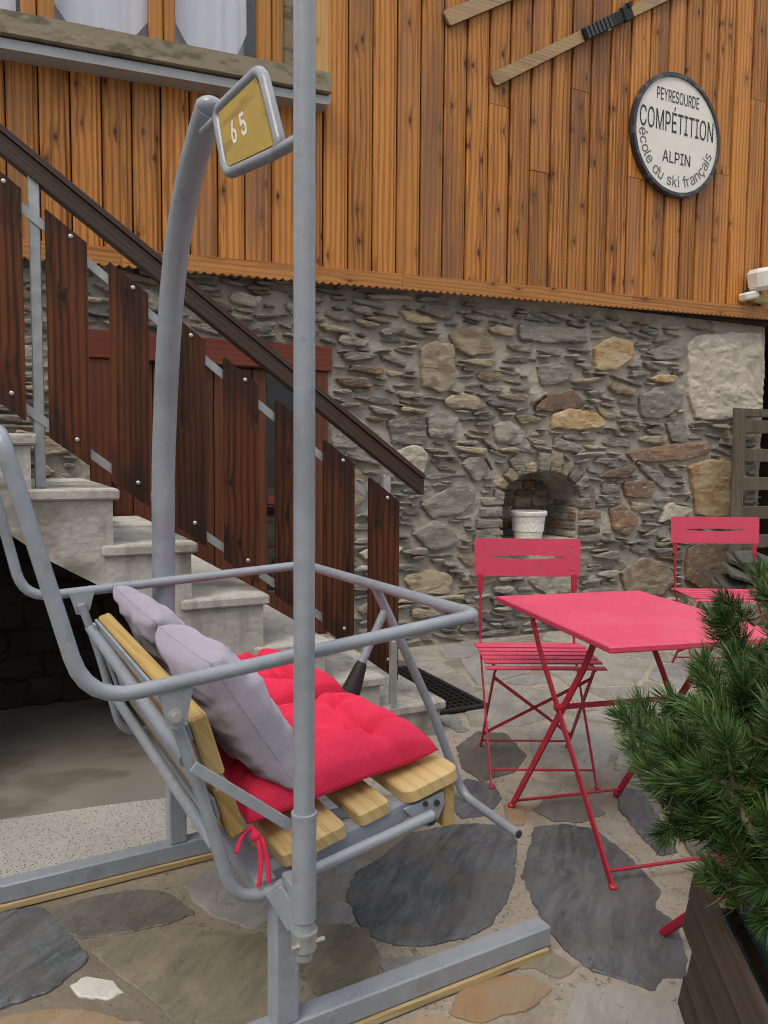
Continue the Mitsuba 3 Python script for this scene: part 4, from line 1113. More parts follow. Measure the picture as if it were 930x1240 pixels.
stem = fillet(Ls([(-0.022, 0.985, 0.36), (-0.022, 0.965, 0.90), (-0.022, 0.952, 1.181), (-0.022, 0.923, 1.325), (-0.022, 0.898, 1.442), (-0.022, 0.865, 1.554), (-0.022, 0.826, 1.662), (-0.022, 0.774, 1.762), (-0.022, 0.705, 1.852), (-0.022, 0.622, 1.924), (-0.022, 0.529, 1.982), (-0.022, 0.468, 2.012)]), 0.09)
put(C + '__hanger_stem', cat([tube(stem, np.linspace(0.0335, 0.0335, len(stem)), 24), ball(stem[-1], 0.0333, (1, 1, 0.75), 3)]), 'grey_paint', smooth=50)
# number frame
FC = [(-0.051, 0.325, 1.945), (-0.033, 0.098, 1.945), (-0.026, 0.012, 1.765), (-0.046, 0.268, 1.795)]
fc = [L(*p) for p in FC]
mid = (fc[0] + fc[1]) / 2
loop = fillet([mid, fc[1], fc[2], fc[3], fc[0], mid], 0.032)
put(C + '__number_frame', cat([tube(loop[:-1], 0.0118, 14, closed=True), tube(Ls([(-0.028, 0.03, 1.767), (-0.014, -0.05, 1.768)]), 0.0115, 14), tube([L(-0.051, 0.318, 1.928), L(-0.03, 0.50, 1.965)], 0.010, 12)]), 'grey_paint', smooth=40)
ctr = sum(fc) / 4
pin = [ctr + (p - ctr) * 0.84 for p in fc]
e_r = (pin[1] - pin[0]); e_u = ((pin[0] - pin[3]) + (pin[1] - pin[2])) / 2
nrm = np.cross(e_r, e_u); nrm /= np.linalg.norm(nrm)
if nrm @ (CAM - ctr) < 0: nrm = -nrm
pv = np.array([p + nrm * 0.006 for p in pin] + [p - nrm * 0.006 for p in pin])
plate = trimesh.convex.convex_hull(np.vstack([pv]))
put(C + '__number_plate', plate, 'plate_yellow')
tm = meshkit.text_mesh('6', 1.0, 0.02, True); tm2 = meshkit.text_mesh('5', 1.0, 0.02, True)
for t_, off in ((tm, -0.2), (tm2, 0.2)):
    v = np.asarray(t_.vertices); xm = (v[:, 0].min() + v[:, 0].max()) / 2
    a, b = (v[:, 0] - xm) * 0.19 + off * 0.62 - 0.10, (v[:, 1] - 0.5) * 0.34 + 0.02
    w3 = ctr + a[:, None] * e_r + b[:, None] * e_u + nrm * (0.0064 + v[:, 2:3] * 0.03)
    t3 = trimesh.Trimesh(w3, t_.faces, process=False)
    put(C + '__number_plate__digit', t3, 'white_letter')
# safety bar
zr = 0.788
loop = fillet(Ls([(0.05, 0.0, 0.823), (0.425, 0.0, 0.857), (0.42, 0.93, 0.853), (-0.408, 0.93, 0.811), (-0.502, 0.93, 1.235), (-0.508, 0.0, 1.235), (-0.387, 0.0, 0.782), (0.05, 0.0, 0.823)]),
              [0, 0.03, 0.05, 0.075, 0.05, 0.04, 0.085, 0])
put(C + '__safety_bar', tube(loop[:-1], 0.0137, 16, closed=True), 'grey_paint', smooth=40)
put(C + '__safety_bar__strut', cat([tube(fillet(Ls([(0.422, 0.46, 0.852), (0.487, 0.46, 0.729), (0.612, 0.46, 0.478), (0.725, 0.46, 0.205), (0.722, 0.20, 0.2)]), [0, 0.05, 0.05, 0.06, 0]), 0.0128, 14), tube(Ls([(0.724, 0.44, 0.203), (0.722, 0.72, 0.2)]), 0.0128, 14), tube(Ls([(0.455, 0.46, 0.785), (0.373, 0.46, 0.625)]), 0.0115, 12)]), 'grey_paint', smooth=40)
put(C + '__safety_bar__rubber_stop', tube(Ls([(0.385, 0.46, 0.648), (0.380, 0.46, 0.638), (0.352, 0.46, 0.574), (0.350, 0.46, 0.570)]), [0.0125, 0.0165, 0.026, 0.025], 16), 'black_rubber', smooth=40)
put(C + '__safety_bar__end_cap', tube(Ls([(0.7219, 0.1975, 0.2), (0.7219, 0.2005, 0.2)]), 0.0098, 12), 'dark_metal')
# brackets
for w, (ub, zb), nm in ((-0.002, (-0.239, 0.738), 0), (0.90, (-0.265, 0.782), 1)):
    zt = 0.80 if nm == 0 else 0.822
    poly = Polygon([(ub - 0.032, zt), (ub + 0.036, zt + 0.004), (ub + 0.022, zb - 0.010), (ub + 0.006, zb - 0.026), (ub - 0.014, zb - 0.020)])
    s = 1
    put(C + '__bracket', cat([extrude(poly, [Uv, Zv, -Wv], OC + Wv * w, -0.004, 0.004)]), 'grey_paint')
    k = C + '__bracket' + ('' if nm == 0 else '_001')
    put(k + '__bolt', cat([tube(Ls([(ub, w - 0.004, zb), (ub, w - 0.008, zb)]), 0.0135, 16), tube(Ls([(ub, w - 0.008, zb), (ub, w - 0.017, zb)]), 0.0085, 6)]), 'galvanised', smooth=30)
# side tubes
put(C + '__side_tube', tube(fillet(Ls([(-0.242, 0.022, 0.750), (-0.190, 0.022, 0.593), (-0.122, 0.022, 0.336), (0.33, 0.022, 0.416)]), [0, 0.1, 0.075, 0]), 0.0122, 14), 'grey_paint', smooth=40)
put(C + '__side_tube', tube(fillet(Ls([(-0.267, 0.885, 0.79), (-0.225, 0.885, 0.66), (-0.165, 0.885, 0.405), (0.31, 0.885, 0.43)]), [0, 0.1, 0.06, 0]), 0.0115, 14), 'grey_paint', smooth=40)
put(C + '__brace_bar', cat([bar(L(-0.21, -0.012, 0.642), L(-0.025, -0.028, 0.494), Zv, 0.021, 0.006, 0.001)]), 'grey_paint')
put(C + '__brace_bar', bar(L(-0.23, 0.905, 0.665), L(-0.02, 0.90, 0.50), Zv, 0.021, 0.006, 0.001), 'grey_paint')
put(C + '__weld_plate', cat([lbox(-0.03, 0.004, -0.05, 0.015, 0.325, 0.385, 0.004), bar(L(-0.05, -0.0, 0.36), L(-0.02, -0.04, 0.30), Zv, 0.045, 0.008, 0.002)]), 'grey_paint')
# back rest
put(C + '__back_tube', tube(Ls([(-0.243, 0.90, 0.72), (-0.205, 0.05, 0.632)]), 0.0145, 16), 'grey_paint', smooth=40)
put(C + '__back_tube', tube(Ls([(-0.20, 0.885, 0.55), (-0.155, 0.03, 0.46)]), 0.0125, 16), 'grey_paint', smooth=40)
bn, bf = (-0.17, 0.04, 0.721), (-0.198, 0.86, 0.769)     # top front corners near and far
dz = np.array([0.30, 0, -0.954])                         # down the rest, in (u, w, z)


def back_board(s0, s1, near=bn, far=bf, t=0.034):
    n_ = np.array(near); f_ = np.array(far)
    pts = []
    up = np.array([-0.954, 0, -0.30])
    for q, c0 in ((n_, 0.012), (f_, 0.012)):
        for s in (s0, s1):
            for o in (0.0, t):
                pts.append(q + dz * s + up * o)
    P8 = np.array(pts)
    c = P8.mean(0); ax0 = f_ - n_; Lh = np.linalg.norm(ax0) / 2; ax0 = ax0 / np.linalg.norm(ax0)
    a1 = dz - ax0 * (dz @ ax0); a1 /= np.linalg.norm(a1); a2 = np.cross(ax0, a1)
    toW = np.array([Uv, Wv, Zv])
    return obox(L(*c), np.array([ax0, a1, a2]) @ toW, [Lh, (s1 - s0) / 2, t / 2], 0.005)


put(C + '__backrest_board', back_board(0.0, 0.135), 'yellow_wood', tone=(0.31, 0.75))
put(C + '__backrest_board', back_board(0.150, 0.265), 'yellow_wood', tone=(0.72, 0.6))
upv = np.array([-0.954, 0, -0.30])
for q0, q1, nm in ((0.006, 0.040, 0), (0.165, 0.21, 1)):
    a = [np.array(bn) + upv * 0.040 + dz * (q0 + q1) / 2, np.array(bf) + upv * 0.040 + dz * (q0 + q1) / 2]
    put(C + '__back_rail', bar(L(*a[0]), L(*a[1]), L(*(np.array(bn) + dz)) - L(*bn), q1 - q0, 0.007, 0.001), 'grey_paint')
for w in (0.06, 0.84):
    a = np.array(bn) + (np.array(bf) - bn) * ((w - 0.04) / 0.82) + upv * 0.05
    put(C + '__back_strap', bar(L(*(a + dz * 0.01)), L(*(a + dz * 0.30)), Wv, 0.03, 0.007, 0.001), 'grey_paint')
# seat slats
sl = 0.236


def zb_(u): return 0.374 + sl * (u + 0.011)


an = math.atan(sl); Us = Uv * math.cos(an) + Zv * math.sin(an); Ns = -Uv * math.sin(an) + Zv * math.cos(an)


def slat_mesh(u0, u1, w0, w1, t, rad):
    p = shapely.box(0, 0, (u1 - u0) / math.cos(an), w1 - w0).buffer(-rad).buffer(rad, quad_segs=4)
    low = extrude(p, [Us, Wv, Ns], L(u0, w0, zb_(u0)), 0.0, t - 0.004)
    top = extrude(p.buffer(-0.004), [Us, Wv, Ns], L(u0, w0, zb_(u0)), t - 0.004, t)
    m = trimesh.convex.convex_hull(np.vstack([low.vertices, top.vertices]))
    return m


for (u0, u1, w0, rad, sd) in ((-0.011, 0.132, 0.040, 0.014, 0.65), (0.165, 0.241, 0.046, 0.012, 0.7), (0.276, 0.420, 0.038, 0.028, 0.85)):
    put(C + '__seat_slat', slat_mesh(u0, u1, w0, 0.875, 0.029, rad), 'seat_wood', tone=(rng.random(), sd), smooth=False)
put(C + '__apron_board', obox(L(0.394, 0.455, zb_(0.394) - 0.058), [Uv, Wv, Zv], [0.016, 0.405, 0.050], 0.004), 'yellow_wood', tone=(0.5, 0.75))
for w in (0.058, 0.45, 0.86):
    put(C + '__seat_angle', cat([bar(L(-0.06, w, zb_(-0.06) - 0.020), L(0.33, w, zb_(0.33) - 0.020), Ns, 0.034, 0.006), bar(L(-0.06, w + 0.018, zb_(-0.06) - 0.004), L(0.37, w + 0.018, zb_(0.37) - 0.004), Wv, 0.04, 0.005)]), 'grey_paint')
put(C + '__rear_beam', obox(L(-0.055, 0.46, 0.352), [Uv, Wv, Zv], [0.022, 0.43, 0.018], 0.003), 'grey_paint')
put(C + '__cross_beam', obox(L(0.12, 0.46, 0.345), [Uv, Wv, Zv], [0.02, 0.42, 0.018], 0.003), 'grey_paint')
gp = Polygon([(0.27, 0.432), (0.372, 0.452), (0.375, 0.425), (0.36, 0.395), (0.335, 0.378), (0.31, 0.388), (0.285, 0.415)])
put(C + '__gusset_plate', extrude(gp, [Uv, Zv, -Wv], OC + Wv * 0.046, -0.004, 0.004), 'grey_paint')
put(C + '__gusset_plate__bolt', cat([tube(Ls([(0.333, 0.042, 0.400), (0.333, 0.030, 0.400)]), 0.0135, 8), tube(Ls([(0.352, 0.042, 0.432), (0.352, 0.036, 0.432)]), 0.007, 8), tube(Ls([(0.322, 0.042, 0.436), (0.322, 0.036, 0.436)]), 0.006, 8)]), 'dark_metal', smooth=30)
# stand: two rails on planks, two posts
for w, zt in ((0.026, 0.345), (0.855, 0.395)):
    put(C + '__base_rail', lbox(-1.6 if w > 0.5 else -0.9, 0.665 if w < 0.5 else 0.62, w - 0.025, w + 0.025, 0.022, 0.072, 0.004), 'grey_paint')
    put(C + '__base_plank', lbox(-1.62 if w > 0.5 else -0.92, 0.655 if w < 0.5 else 0.61, w - 0.031, w + 0.027, 0.0035, 0.0215, 0.002), 'plank_wood', tone=(rng.random(), 0.55))
    put(C + '__post', lbox(-0.046, 0.004, w - 0.025 + (0.0 if w < 0.5 else 0.0), w + 0.025, 0.0723, zt, 0.004), 'grey_paint')

# ------------------------------------------------------------------ pillows and cushions


def pillow(corners, bulge_f, bulge_b, seed, n=44, pinch=0.06):
    """four corners (u, w, z) order: top far, top near, bottom near, bottom far"""
    TF, TN, BN, BF = [L(*c) for c in corners]
    nn = np.cross(TN - TF, BN - TN); nn /= np.linalg.norm(nn)
    if nn @ Uv < 0: nn = -nn
    s, t = np.meshgrid(np.linspace(0, 1, n), np.linspace(0, 1, n), indexing='ij')
    cs, ct = 2 * s - 1, 2 * t - 1
    # edges drawn in between the corners
    s2 = 0.5 + 0.5 * cs * (1 - pinch * (1 - ct ** 2)); t2 = 0.5 + 0.5 * ct * (1 - pinch * (1 - cs ** 2))
    base = ((1 - s2) * (1 - t2))[..., None] * TF + (s2 * (1 - t2))[..., None] * TN + (s2 * t2)[..., None] * BN + ((1 - s2) * t2)[..., None] * BF
    h = ((1 - np.abs(cs) ** 2.6) * (1 - np.abs(ct) ** 2.6)) ** 0.34
    q = np.stack([s * 3.0, t * 3.0, np.full_like(s, seed)], -1)
    wr = (meshkit.fbm(q * [1, 2.2, 1], 4, seed) - 0.5)
    rid = np.abs(meshkit.noise(np.stack([s * 2.5 + t * 1.5, t * 7 - s * 3, np.full_like(s, seed)], -1), seed) - 0.5)
    hf = h * (bulge_f + 0.036 * wr - 0.022 * rid)
    hb = h * (bulge_b + 0.036 * wr - 0.022 * rid)
    fold = np.abs(meshkit.noise(np.stack([s * 1.6 + 3, t * 9 + 2 * s, np.full_like(s, seed + 4)], -1), seed + 2) - 0.5) * (np.abs(cs) ** 1.5 * 0.8 + 0.25)
    hf = hf - h * 0.05 * fold; hb = hb - h * 0.05 * fold
    edge = (meshkit.noise(np.stack([s * 9, t * 9, np.full_like(s, seed)], -1), 5) - 0.5) * 0.006
    vf = base + nn * (hf + edge)[..., None]; vb = base - nn * (hb - edge)[..., None]
    idx = np.arange(n * n).reshape(n, n)
    a, b, c, d = idx[:-1, :-1].ravel(), idx[1:, :-1].ravel(), idx[1:, 1:].ravel(), idx[:-1, 1:].ravel()
    f = np.vstack([np.column_stack([a, b, c]), np.column_stack([a, c, d])])
    v = np.vstack([vf.reshape(-1, 3), vb.reshape(-1, 3)])
    m = trimesh.Trimesh(v, np.vstack([f, f[:, ::-1] + n * n]), process=False)
    m.merge_vertices()
    seam = np.vstack([base[:, 0], base[-1, 1:], base[::-1, -1][1:], base[0, ::-1][1:-1]])
    return m, seam


m, seam = pillow([(-0.150, 0.50, 0.795), (-0.145, 0.085, 0.800), (0.035, 0.075, 0.515), (0.045, 0.49, 0.53)], 0.085, 0.075, 3)
thing('lilac_pillow', 'lilac grey square pillow leaning on the chairlift backrest at its near end', 'pillow')
put('lilac_pillow', m, 'lilac_fabric', smooth=True)
put('lilac_pillow__seam', tube(seam, 0.0014, 6, closed=True), 'lilac_fabric', smooth=True)
m, seam = pillow([(-0.178, 0.905, 0.835), (-0.150, 0.53, 0.80), (0.02, 0.52, 0.53), (0.03, 0.92, 0.545)], 0.075, 0.055, 8)
thing('lilac_pillow_001', 'lilac grey pillow leaning at the far end of the chairlift backrest, behind the nearer one', 'pillow')
put('lilac_pillow_001', m, 'lilac_fabric', smooth=True)
put('lilac_pillow_001__seam', tube(seam, 0.0014, 6, closed=True), 'lilac_fabric', smooth=True)


def seat_cushion(corners, T0, seed, n=56):
    A, B, Cc, Dd = [L(*c) for c in corners]   # rear near, front near, front far, rear far
    nn = np.cross(B - A, Dd - A); nn /= np.linalg.norm(nn)
    s, t = np.meshgrid(np.linspace(0, 1, n), np.linspace(0, 1, n), indexing='ij')
    cs, ct = 2 * s - 1, 2 * t - 1
    s2 = 0.5 + 0.5 * cs * (1 - 0.05 * (1 - ct ** 2)); t2 = 0.5 + 0.5 * ct * (1 - 0.05 * (1 - cs ** 2))
    base = ((1 - s2) * (1 - t2))[..., None] * A + (s2 * (1 - t2))[..., None] * B + (s2 * t2)[..., None] * Cc + ((1 - s2) * t2)[..., None] * Dd
    h = ((1 - cs ** 4) * (1 - ct ** 4)) ** 0.42
    dim = np.zeros_like(s)
    for a in (0.27, 0.73):
        for b in (0.27, 0.73):
            r = np.hypot(s - a, t - b); dim += np.exp(-(r / 0.05) ** 2) * 0.7 + np.exp(-(r / 0.13) ** 2) * 0.36
    for a in (0.27, 0.73):
        wv = 0.02 * np.sin(9 * t + seed)
        dim += 0.26 * np.exp(-((s - a + wv) / 0.035) ** 2) + 0.26 * np.exp(-((t - a + wv) / 0.035) ** 2)
    for a in (0.27, 0.73):
        for b in (0.27, 0.73):
            an_ = np.arctan2(t - b, s - a); r = np.hypot(s - a, t - b)
            dim += 0.10 * np.sin(an_ * 7 + seed * a * 9) * np.exp(-(r / 0.17) ** 2)
    wr = meshkit.fbm(np.stack([s * 5, t * 5, np.full_like(s, seed)], -1), 4, seed) - 0.5
    ht = h * (T0 * (1 - 0.8 * np.clip(dim, -0.2, 1.0)) + 0.040 * wr); hb = h * (0.028 + 0.012 * wr)
    vf = base + nn * ht[..., None]; vb = base - nn * hb[..., None]
    idx = np.arange(n * n).reshape(n, n)
    a, b, c, d = idx[:-1, :-1].ravel(), idx[1:, :-1].ravel(), idx[1:, 1:].ravel(), idx[:-1, 1:].ravel()
    f = np.vstack([np.column_stack([a, b, c]), np.column_stack([a, c, d])])
    m = trimesh.Trimesh(np.vstack([vf.reshape(-1, 3), vb.reshape(-1, 3)]), np.vstack([f, f[:, ::-1] + n * n]), process=False)
    m.merge_vertices()
    return m


def zt_(u): return zb_(u) + 0.030


thing('seat_cushion', 'rose red tufted seat cushion on the near half of the chairlift seat, with tie strings', 'seat cushion')
put('seat_cushion', seat_cushion([(-0.075, 0.085, 0.462), (0.395, 0.095, zt_(0.395) + 0.027), (0.375, 0.50, zt_(0.375) + 0.032), (-0.08, 0.50, 0.470)], 0.088, 4), 'rose_fabric', smooth=True)
tie = [tube(fillet(Ls([(-0.07, 0.07, 0.462), (-0.10, 0.045, 0.462), (-0.118, 0.025, 0.440)]), 0.02), 0.0045, 8),
       tube(fillet(Ls([(-0.07, 0.07, 0.460), (-0.070, 0.035, 0.452), (-0.068, 0.02, 0.41), (-0.078, 0.012, 0.368)]), 0.02), 0.0046, 8),
       tube(fillet(Ls([(-0.07, 0.07, 0.460), (-0.060, 0.035, 0.450), (-0.055, 0.02, 0.41), (-0.056, 0.012, 0.372)]), 0.02), 0.0046, 8), ball(L(-0.074, 0.042, 0.456), 0.010)]
put('seat_cushion__tie', cat(tie), 'rose_fabric', smooth=True)
thing('seat_cushion_001', 'rose red seat cushion on the far half of the chairlift seat, partly behind the pole', 'seat cushion')
put('seat_cushion_001', seat_cushion([(-0.085, 0.50, 0.475), (0.36, 0.505, zt_(0.36) + 0.065), (0.36, 0.93, zt_(0.36) + 0.055), (-0.085, 0.93, 0.485)], 0.090, 9), 'rose_fabric', smooth=True)

# ------------------------------------------------------------------ bistro table and chairs
A_l = np.array([0.2, 0.98, 0]); A_l /= np.linalg.norm(A_l); B_s = np.array([A_l[1], -A_l[0], 0])
TN0 = np.array([1.405, 1.532, 0])
thing('bistro_table', 'rose red folding metal bistro table with crossed legs, between the chairs and the pine', 'table')


def Tt(a, b, z): return TN0 + A_l * a + B_s * b + Zv * z


def tb(a, b, z): return Tt(a, b - 0.01 - 0.14 * (a - 0.08), z)


TL_, TB_, TH_ = 0.765, 0.575, 0.712
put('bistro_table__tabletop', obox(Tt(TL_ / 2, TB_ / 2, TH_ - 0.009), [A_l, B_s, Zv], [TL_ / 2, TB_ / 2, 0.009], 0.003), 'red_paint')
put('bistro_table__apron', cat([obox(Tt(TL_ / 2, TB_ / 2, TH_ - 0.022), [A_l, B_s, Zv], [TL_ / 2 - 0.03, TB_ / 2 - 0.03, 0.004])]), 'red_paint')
for b in (0.085, 0.49):
    for (f0, k0, top0, off) in ((0.075, 0.36, 0.50, 0.0), (0.615, 0.33, 0.19, 0.008)):
        # foot a, crossing, top a
        p0 = tb(f0, b + off, 0.0075); p1 = tb(f0 + (top0 - f0) * 0.90, b + off, 0.60); p2 = tb(top0 + (0.03 if top0 > 0.4 else 0.0) * 0, b + off, TH_ - 0.026)
        put('bistro_table__leg', cat([bar(p0, p1, A_l, 0.025, 0.007, 0.001), bar(p1 - (p1 - p0) * 0.01, p2, A_l, 0.025, 0.0068, 0.001)]), 'shaded_leg_red')
        put('bistro_table__foot', ball(p0 + Zv * 0.004, 0.013, (1, 1, 0.8), 2), 'shaded_leg_red', smooth=True)
for f0, z, aa in ((0.10, 0.045, 0.0), (0.588, 0.04, 0.0)):
    put('bistro_table__stretcher', tube([tb(f0, 0.085, z), tb(f0, 0.50, z)], 0.005, 8), 'shaded_leg_red', smooth=True)
put('bistro_table__pivot_bar', bar(tb(0.345, 0.085, 0.44), tb(0.345, 0.50, 0.44), Zv, 0.016, 0.006), 'shaded_leg_red')
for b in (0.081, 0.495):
    put('bistro_table__pivot', tube([tb(0.345, b - 0.01, 0.44), tb(0.345, b + 0.018, 0.44)], 0.011, 10), 'shaded_leg_red', smooth=30)


def bistro_chair(key, label, c, face, w=0.44, h=0.875, zs_=0.45, group=None, lw=0.017):
    """c = ground point under the seat centre; face = direction the sitter looks"""
    thing(key, label, 'chair', group)
    f = np.array([face[0], face[1], 0.0]); f /= np.linalg.norm(f); r = np.cross(f, Zv)
    def Q(x, y, z): return np.array([c[0], c[1], 0]) + r * x + f * y + Zv * z
    hw = w / 2
    for s in (-1, 1):
        x = s * (hw - 0.025)
        put(key + '__frame_leg', cat([bar(Q(x, -0.225, h - 0.01), Q(x, -0.208, h - 0.215), r, 0.024, 0.005, 0.001), bar(Q(x, -0.208, h - 0.216), Q(x, -0.19, zs_ + 0.02), f, 0.017, 0.0085), bar(Q(x, -0.19, zs_ + 0.022), Q(x, -0.16, 0.40), f, 0.016, 0.006), bar(Q(x, -0.16, 0.403), Q(x, 0.20, 0.008), f, lw, lw * 0.4 if lw < 0.02 else lw * 0.8, 0.004)]), 'shaded_leg_red')
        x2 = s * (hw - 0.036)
        put(key + '__cross_leg', bar(Q(x2, 0.165, zs_ - 0.01), Q(x2, -0.215, 0.008), f, 0.017, 0.006), 'shaded_leg_red')
        put(key + '__foot', cat([ball(Q(x, 0.20, 0.012), 0.0095, (1, 1, 0.8), 1), ball(Q(x2, -0.215, 0.012), 0.0095, (1, 1, 0.8), 1)]), 'shaded_leg_red', smooth=True)
        put(key + '__seat_rail', bar(Q(x2, -0.18, zs_ - 0.008), Q(x2, 0.185, zs_ - 0.008), Zv, 0.014, 0.006), 'shaded_leg_red')
    a = hw - 0.025
    put(key + '__rung', tube([Q(-a, 0.155, 0.06), Q(a, 0.155, 0.06)], 0.0042, 8), 'shaded_leg_red', smooth=True)
    put(key + '__rung', tube([Q(-a + 0.011, -0.18, 0.045), Q(a - 0.011, -0.18, 0.045)], 0.0042, 8), 'shaded_leg_red', smooth=True)
    put(key + '__cross_brace', bar(Q(a - 0.011, 0.14, 0.40), Q(-a + 0.011, -0.17, 0.075), Zv, 0.012, 0.005), 'shaded_leg_red')
    put(key + '__cross_brace', bar(Q(-a + 0.011, 0.14, 0.40), Q(a - 0.011, -0.17, 0.075), Zv, 0.012, 0.005), 'shaded_leg_red')
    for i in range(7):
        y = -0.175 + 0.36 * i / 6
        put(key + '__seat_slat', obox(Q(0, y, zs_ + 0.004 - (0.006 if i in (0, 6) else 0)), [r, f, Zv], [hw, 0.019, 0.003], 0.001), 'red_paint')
    # back panel with a lens-shaped slot
    bh = 0.155
    n = np.array([0, 0, 0]); up = Q(0, -0.225, h) - Q(0, -0.2, zs_); up /= np.linalg.norm(up); nb = np.cross(r, up)
    pan = shapely.box(-hw, 0, hw, bh).buffer(-0.006).buffer(0.006)
    lens = Polygon([(-0.75 * hw + 1.5 * hw * t, 0.081 - 0.0105 * math.sin(math.pi * t) ** 0.8) for t in np.linspace(0, 1, 16)] + [(-0.75 * hw + 1.5 * hw * t, 0.081 + 0.005 * math.sin(math.pi * t)) for t in np.linspace(1, 0, 16)])
    pan = pan.difference(lens.buffer(0))
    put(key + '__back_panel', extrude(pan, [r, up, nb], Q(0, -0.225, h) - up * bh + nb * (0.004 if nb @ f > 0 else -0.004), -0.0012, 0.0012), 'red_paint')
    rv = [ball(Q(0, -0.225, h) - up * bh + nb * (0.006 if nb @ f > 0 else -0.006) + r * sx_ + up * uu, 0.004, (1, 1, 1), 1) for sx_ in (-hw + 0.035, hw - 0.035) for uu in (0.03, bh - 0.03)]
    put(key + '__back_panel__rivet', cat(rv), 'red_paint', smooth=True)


bistro_chair('bistro_chair', 'rose red folding bistro chair facing the table, in front of the niche with the pot', (1.815, 2.38), (-0.438, -0.899), w=0.432, group='rose red bistro chairs')
bistro_chair('bistro_chair_001', 'rose red folding bistro chair at the right end of the stone wall, behind the table', (3.62, 3.02), (-0.46, -0.89), w=0.51, h=0.87, group='rose red bistro chairs')
bistro_chair('bistro_chair_002', 'rose red folding chair mostly hidden by the pine, only a foot showing', (1.64, 1.16), (0.10, 1.0), lw=0.021, group='rose red bistro chairs')

# ------------------------------------------------------------------ planter and mountain pine
PD = np.array([0.57, 0.822, 0]); PD /= np.linalg.norm(PD); PS = np.array([PD[1], -PD[0], 0])
P0 = np.array([1.035, 0.905, 0])
thing('planter_box', 'dark brown wooden slatted planter box at the lower right corner', 'planter')
PLn, PWd = 0.62, 0.5


def Pq(a, b, z): return P0 - PD * a + PS * b + Zv * z


for i in range(7):
    z = 0.008 + i * 0.074
    tilt = 0.009
    j = 0.022 * (1 if i % 2 else -1) + rng.uniform(-0.008, 0.008)
    for side in range(4):
        if side == 0: c, ax, ln, outn = Pq(PLn / 2, 0, z + 0.038), PD, PLn / 2 + 0.012 + j, -PS
        elif side == 1: c, ax, ln, outn = Pq(PLn / 2, PWd, z + 0.038), PD, PLn / 2 + 0.01, PS
        elif side == 2: c, ax, ln, outn = Pq(0, PWd / 2, z + 0.038), PS, PWd / 2 - 0.012, PD
        else: c, ax, ln, outn = Pq(PLn, PWd / 2, z + 0.038), PS, PWd / 2 - 0.012, -PD
        upv2 = Zv * 0.985 - outn * 0.17; upv2 /= np.linalg.norm(upv2)
        n3 = np.cross(ax, upv2)
        put('planter_box__slat', obox(c + outn * 0.004, [ax, upv2, n3], [ln, 0.0275, 0.0065], 0.002), 'planter_wood', tone=(rng.random(), 0.2 + 0.7 * rng.random()))
put('planter_box__liner', cat([obox(Pq(PLn / 2, 0.055, 0.36), [PD, PS, Zv], [PLn / 2 - 0.03, 0.004, 0.17]), obox(Pq(PLn / 2, PWd - 0.035, 0.36), [PD, PS, Zv], [PLn / 2 - 0.03, 0.004, 0.17]),
                               obox(Pq(0.035, PWd / 2, 0.36), [PS, PD, Zv], [PWd / 2 - 0.04, 0.004, 0.17]), obox(Pq(PLn - 0.035, PWd / 2, 0.36), [PS, PD, Zv], [PWd / 2 - 0.04, 0.004, 0.17])]), 'teal_plastic')
put('planter_box__core', obox(Pq(PLn / 2, PWd / 2, 0.21), [PD, PS, Zv], [PLn / 2 - 0.04, PWd / 2 - 0.04, 0.205]), 'dark_interior')  # dark box added so the gaps between slats read as shadow
put('planter_box__soil', obox(Pq(PLn / 2, PWd / 2, 0.46), [PD, PS, Zv], [PLn / 2 - 0.04, PWd / 2 - 0.045, 0.012]), 'soil')
thing('mountain_pine', 'bushy green mountain pine with bottlebrush needle tufts growing in the planter box', 'pine tree')
base = Pq(0.22, 0.2, 0.46)
TIPS = [(0.907,0.970,0.719),(0.883,0.923,0.678),(0.970,1.000,0.780),(0.978,0.942,0.802),(1.123,0.992,0.921),(1.199,0.961,0.996),(1.142,0.878,1.004),(1.121,0.934,0.881),(1.029,0.922,0.865),(0.971,0.835,0.814),(1.029,0.809,0.853),(0.877,0.874,0.725),(0.878,0.816,0.702),(0.920,0.745,0.777),(0.907,0.695,0.763),(0.859,0.765,0.648),(0.854,0.710,0.629),(0.847,0.662,0.688),(0.857,0.738,0.578),(0.863,0.829,0.781),(1.005,0.773,0.953),(0.833,0.733,0.796),(0.919,0.695,0.841)]
put('mountain_pine__trunk', tube(fillet([base - Zv * 0.05, base + Zv * 0.12, base + np.array([0.03, 0.06, 0.3])], 0.1), np.linspace(0.024, 0.014, 9), 10), 'bark', smooth=True)
shoots = []
for k, tip in enumerate(TIPS):
    tip = np.array(tip) + ([0.028, -0.014, -0.03] if tip[2] > 0.72 else [0.03, -0.015, 0.03]); st_ = base + Zv * rng.uniform(0.02, 0.25) + rng.normal(0, 0.015, 3)
    midp = (st_ + tip) / 2 + np.array([0, 0, -0.03]) + rng.normal(0, 0.02, 3)
    path = np.array([(1 - t) ** 2 * st_ + 2 * t * (1 - t) * midp + t * t * tip for t in np.linspace(0, 1, 9)])
    put('mountain_pine__branch', tube(path, np.linspace(0.011, 0.004, 9), 7), 'bark', smooth=True)
    d = path[-1] - path[-3]; d /= np.linalg.norm(d)
    d = d * 0.7 + np.array([0, 0, 0.35]); d /= np.linalg.norm(d)
    shoots.append((tip - d * 0.04, d, 0.075, 1.0))
    for _ in range(7):
        t = rng.uniform(0.45, 0.98); q = path[int(t * 8)]
        dd = d * 0.6 + rng.normal(0, 0.6, 3) + np.array([0, 0, 0.35]); dd /= np.linalg.norm(dd)
        shoots.append((q + rng.normal(0, 0.02, 3) + dd * 0.015, dd, rng.uniform(0.05, 0.085), rng.uniform(0.8, 1.05)))
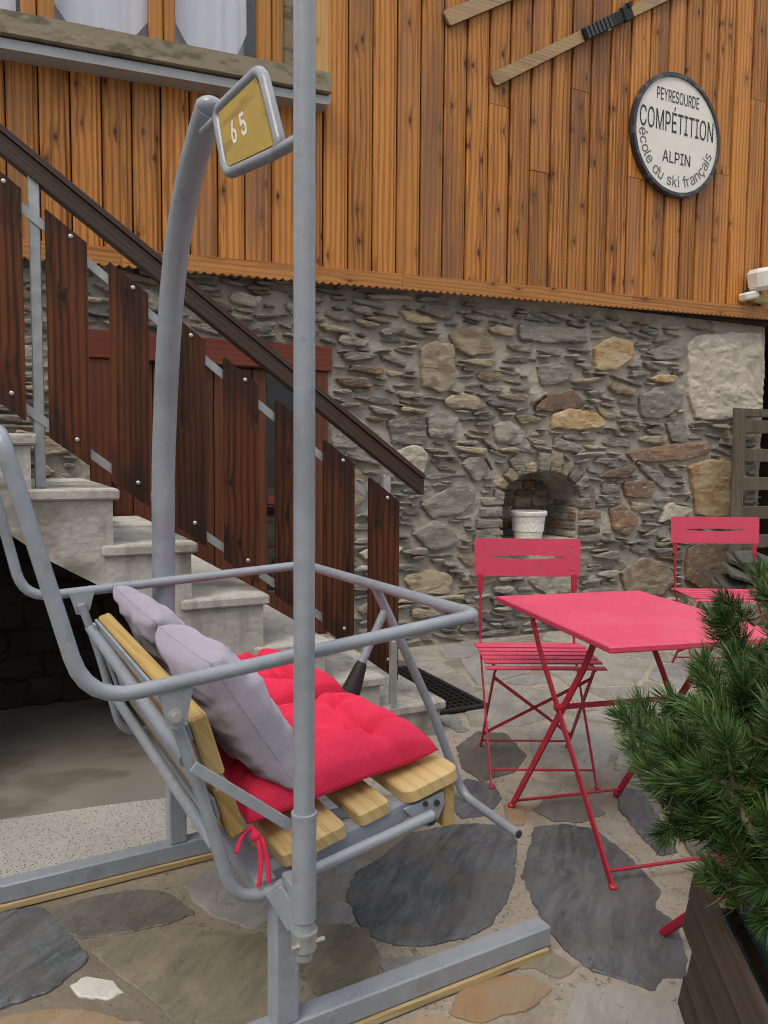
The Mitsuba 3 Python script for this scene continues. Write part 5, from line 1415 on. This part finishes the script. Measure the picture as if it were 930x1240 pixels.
put('mountain_pine__bare_twig', tube(fillet([(0.874,0.735,0.771), (0.879,0.670,0.695), (0.888,0.576,0.665)], 0.05), 0.0062, 8), 'weathered_wood', smooth=True, tone=(0.4, 1.6))


def tuft(q, d, Ln, sc, r, n=300):
    a = np.cross(d, [0.3, 0.5, 0.8]); a /= np.linalg.norm(a); b = np.cross(d, a)
    t = r.random(n) ** 0.8; ph = r.uniform(0, 2 * np.pi, n); op = np.radians(r.uniform(42, 88, n) * (1.05 - 0.62 * t ** 3))
    rad = np.cos(ph)[:, None] * a + np.sin(ph)[:, None] * b
    nd = np.cos(op)[:, None] * d + np.sin(op)[:, None] * rad
    p0 = q + d * (t * Ln)[:, None] + rad * 0.002
    ln = sc * r.uniform(0.029, 0.044, n)
    pm = p0 + nd * (ln * 0.5)[:, None]; nd2 = nd + d * 0.35; nd2 /= np.linalg.norm(nd2, axis=1, keepdims=True)
    p1 = pm + nd2 * (ln * 0.5)[:, None]
    sd = np.cross(nd, r.normal(0, 1, (n, 3))); sd /= np.linalg.norm(sd, axis=1, keepdims=True)
    w = 0.00092
    v = np.stack([p0 - sd * w * 0.7, p0 + sd * w * 0.7, pm + sd * w, pm - sd * w, p1], 1).reshape(-1, 3)
    i = np.arange(n)[:, None] * 5
    f = np.vstack([i + [0, 1, 2], i + [0, 2, 3], i + [3, 2, 4]])
    tone = np.clip(r.normal(r.uniform(0.3, 0.62), 0.22, n), 0, 1); old = r.random(n) * (0.96 + 0.0 * t)
    uv = np.repeat(np.column_stack([tone, np.where(t < 0.10, r.uniform(0.9, 1, n), old * 0.975)]), 5, 0)
    st = tube([q - d * 0.02, q + d * Ln], [0.003, 0.002], 5)
    return v, f, uv, st


rr_ = np.random.default_rng(31)
stems = []
for (q, d, Ln, sc) in shoots:
    v, f, uv, st = tuft(np.asarray(q), d, Ln, sc, rr_)
    stems.append(st)
    key = 'mountain_pine__needle_tuft'
    COUNT[key] = COUNT.get(key, -1) + 1
    k = key if COUNT[key] == 0 else f'{key}_{COUNT[key]:03d}'
    scene[k] = mikit.ply(trimesh.Trimesh(v, f, process=False), 'needle_leaf', uv=uv)
put('mountain_pine__twigs', cat(stems), 'bark', smooth=True)
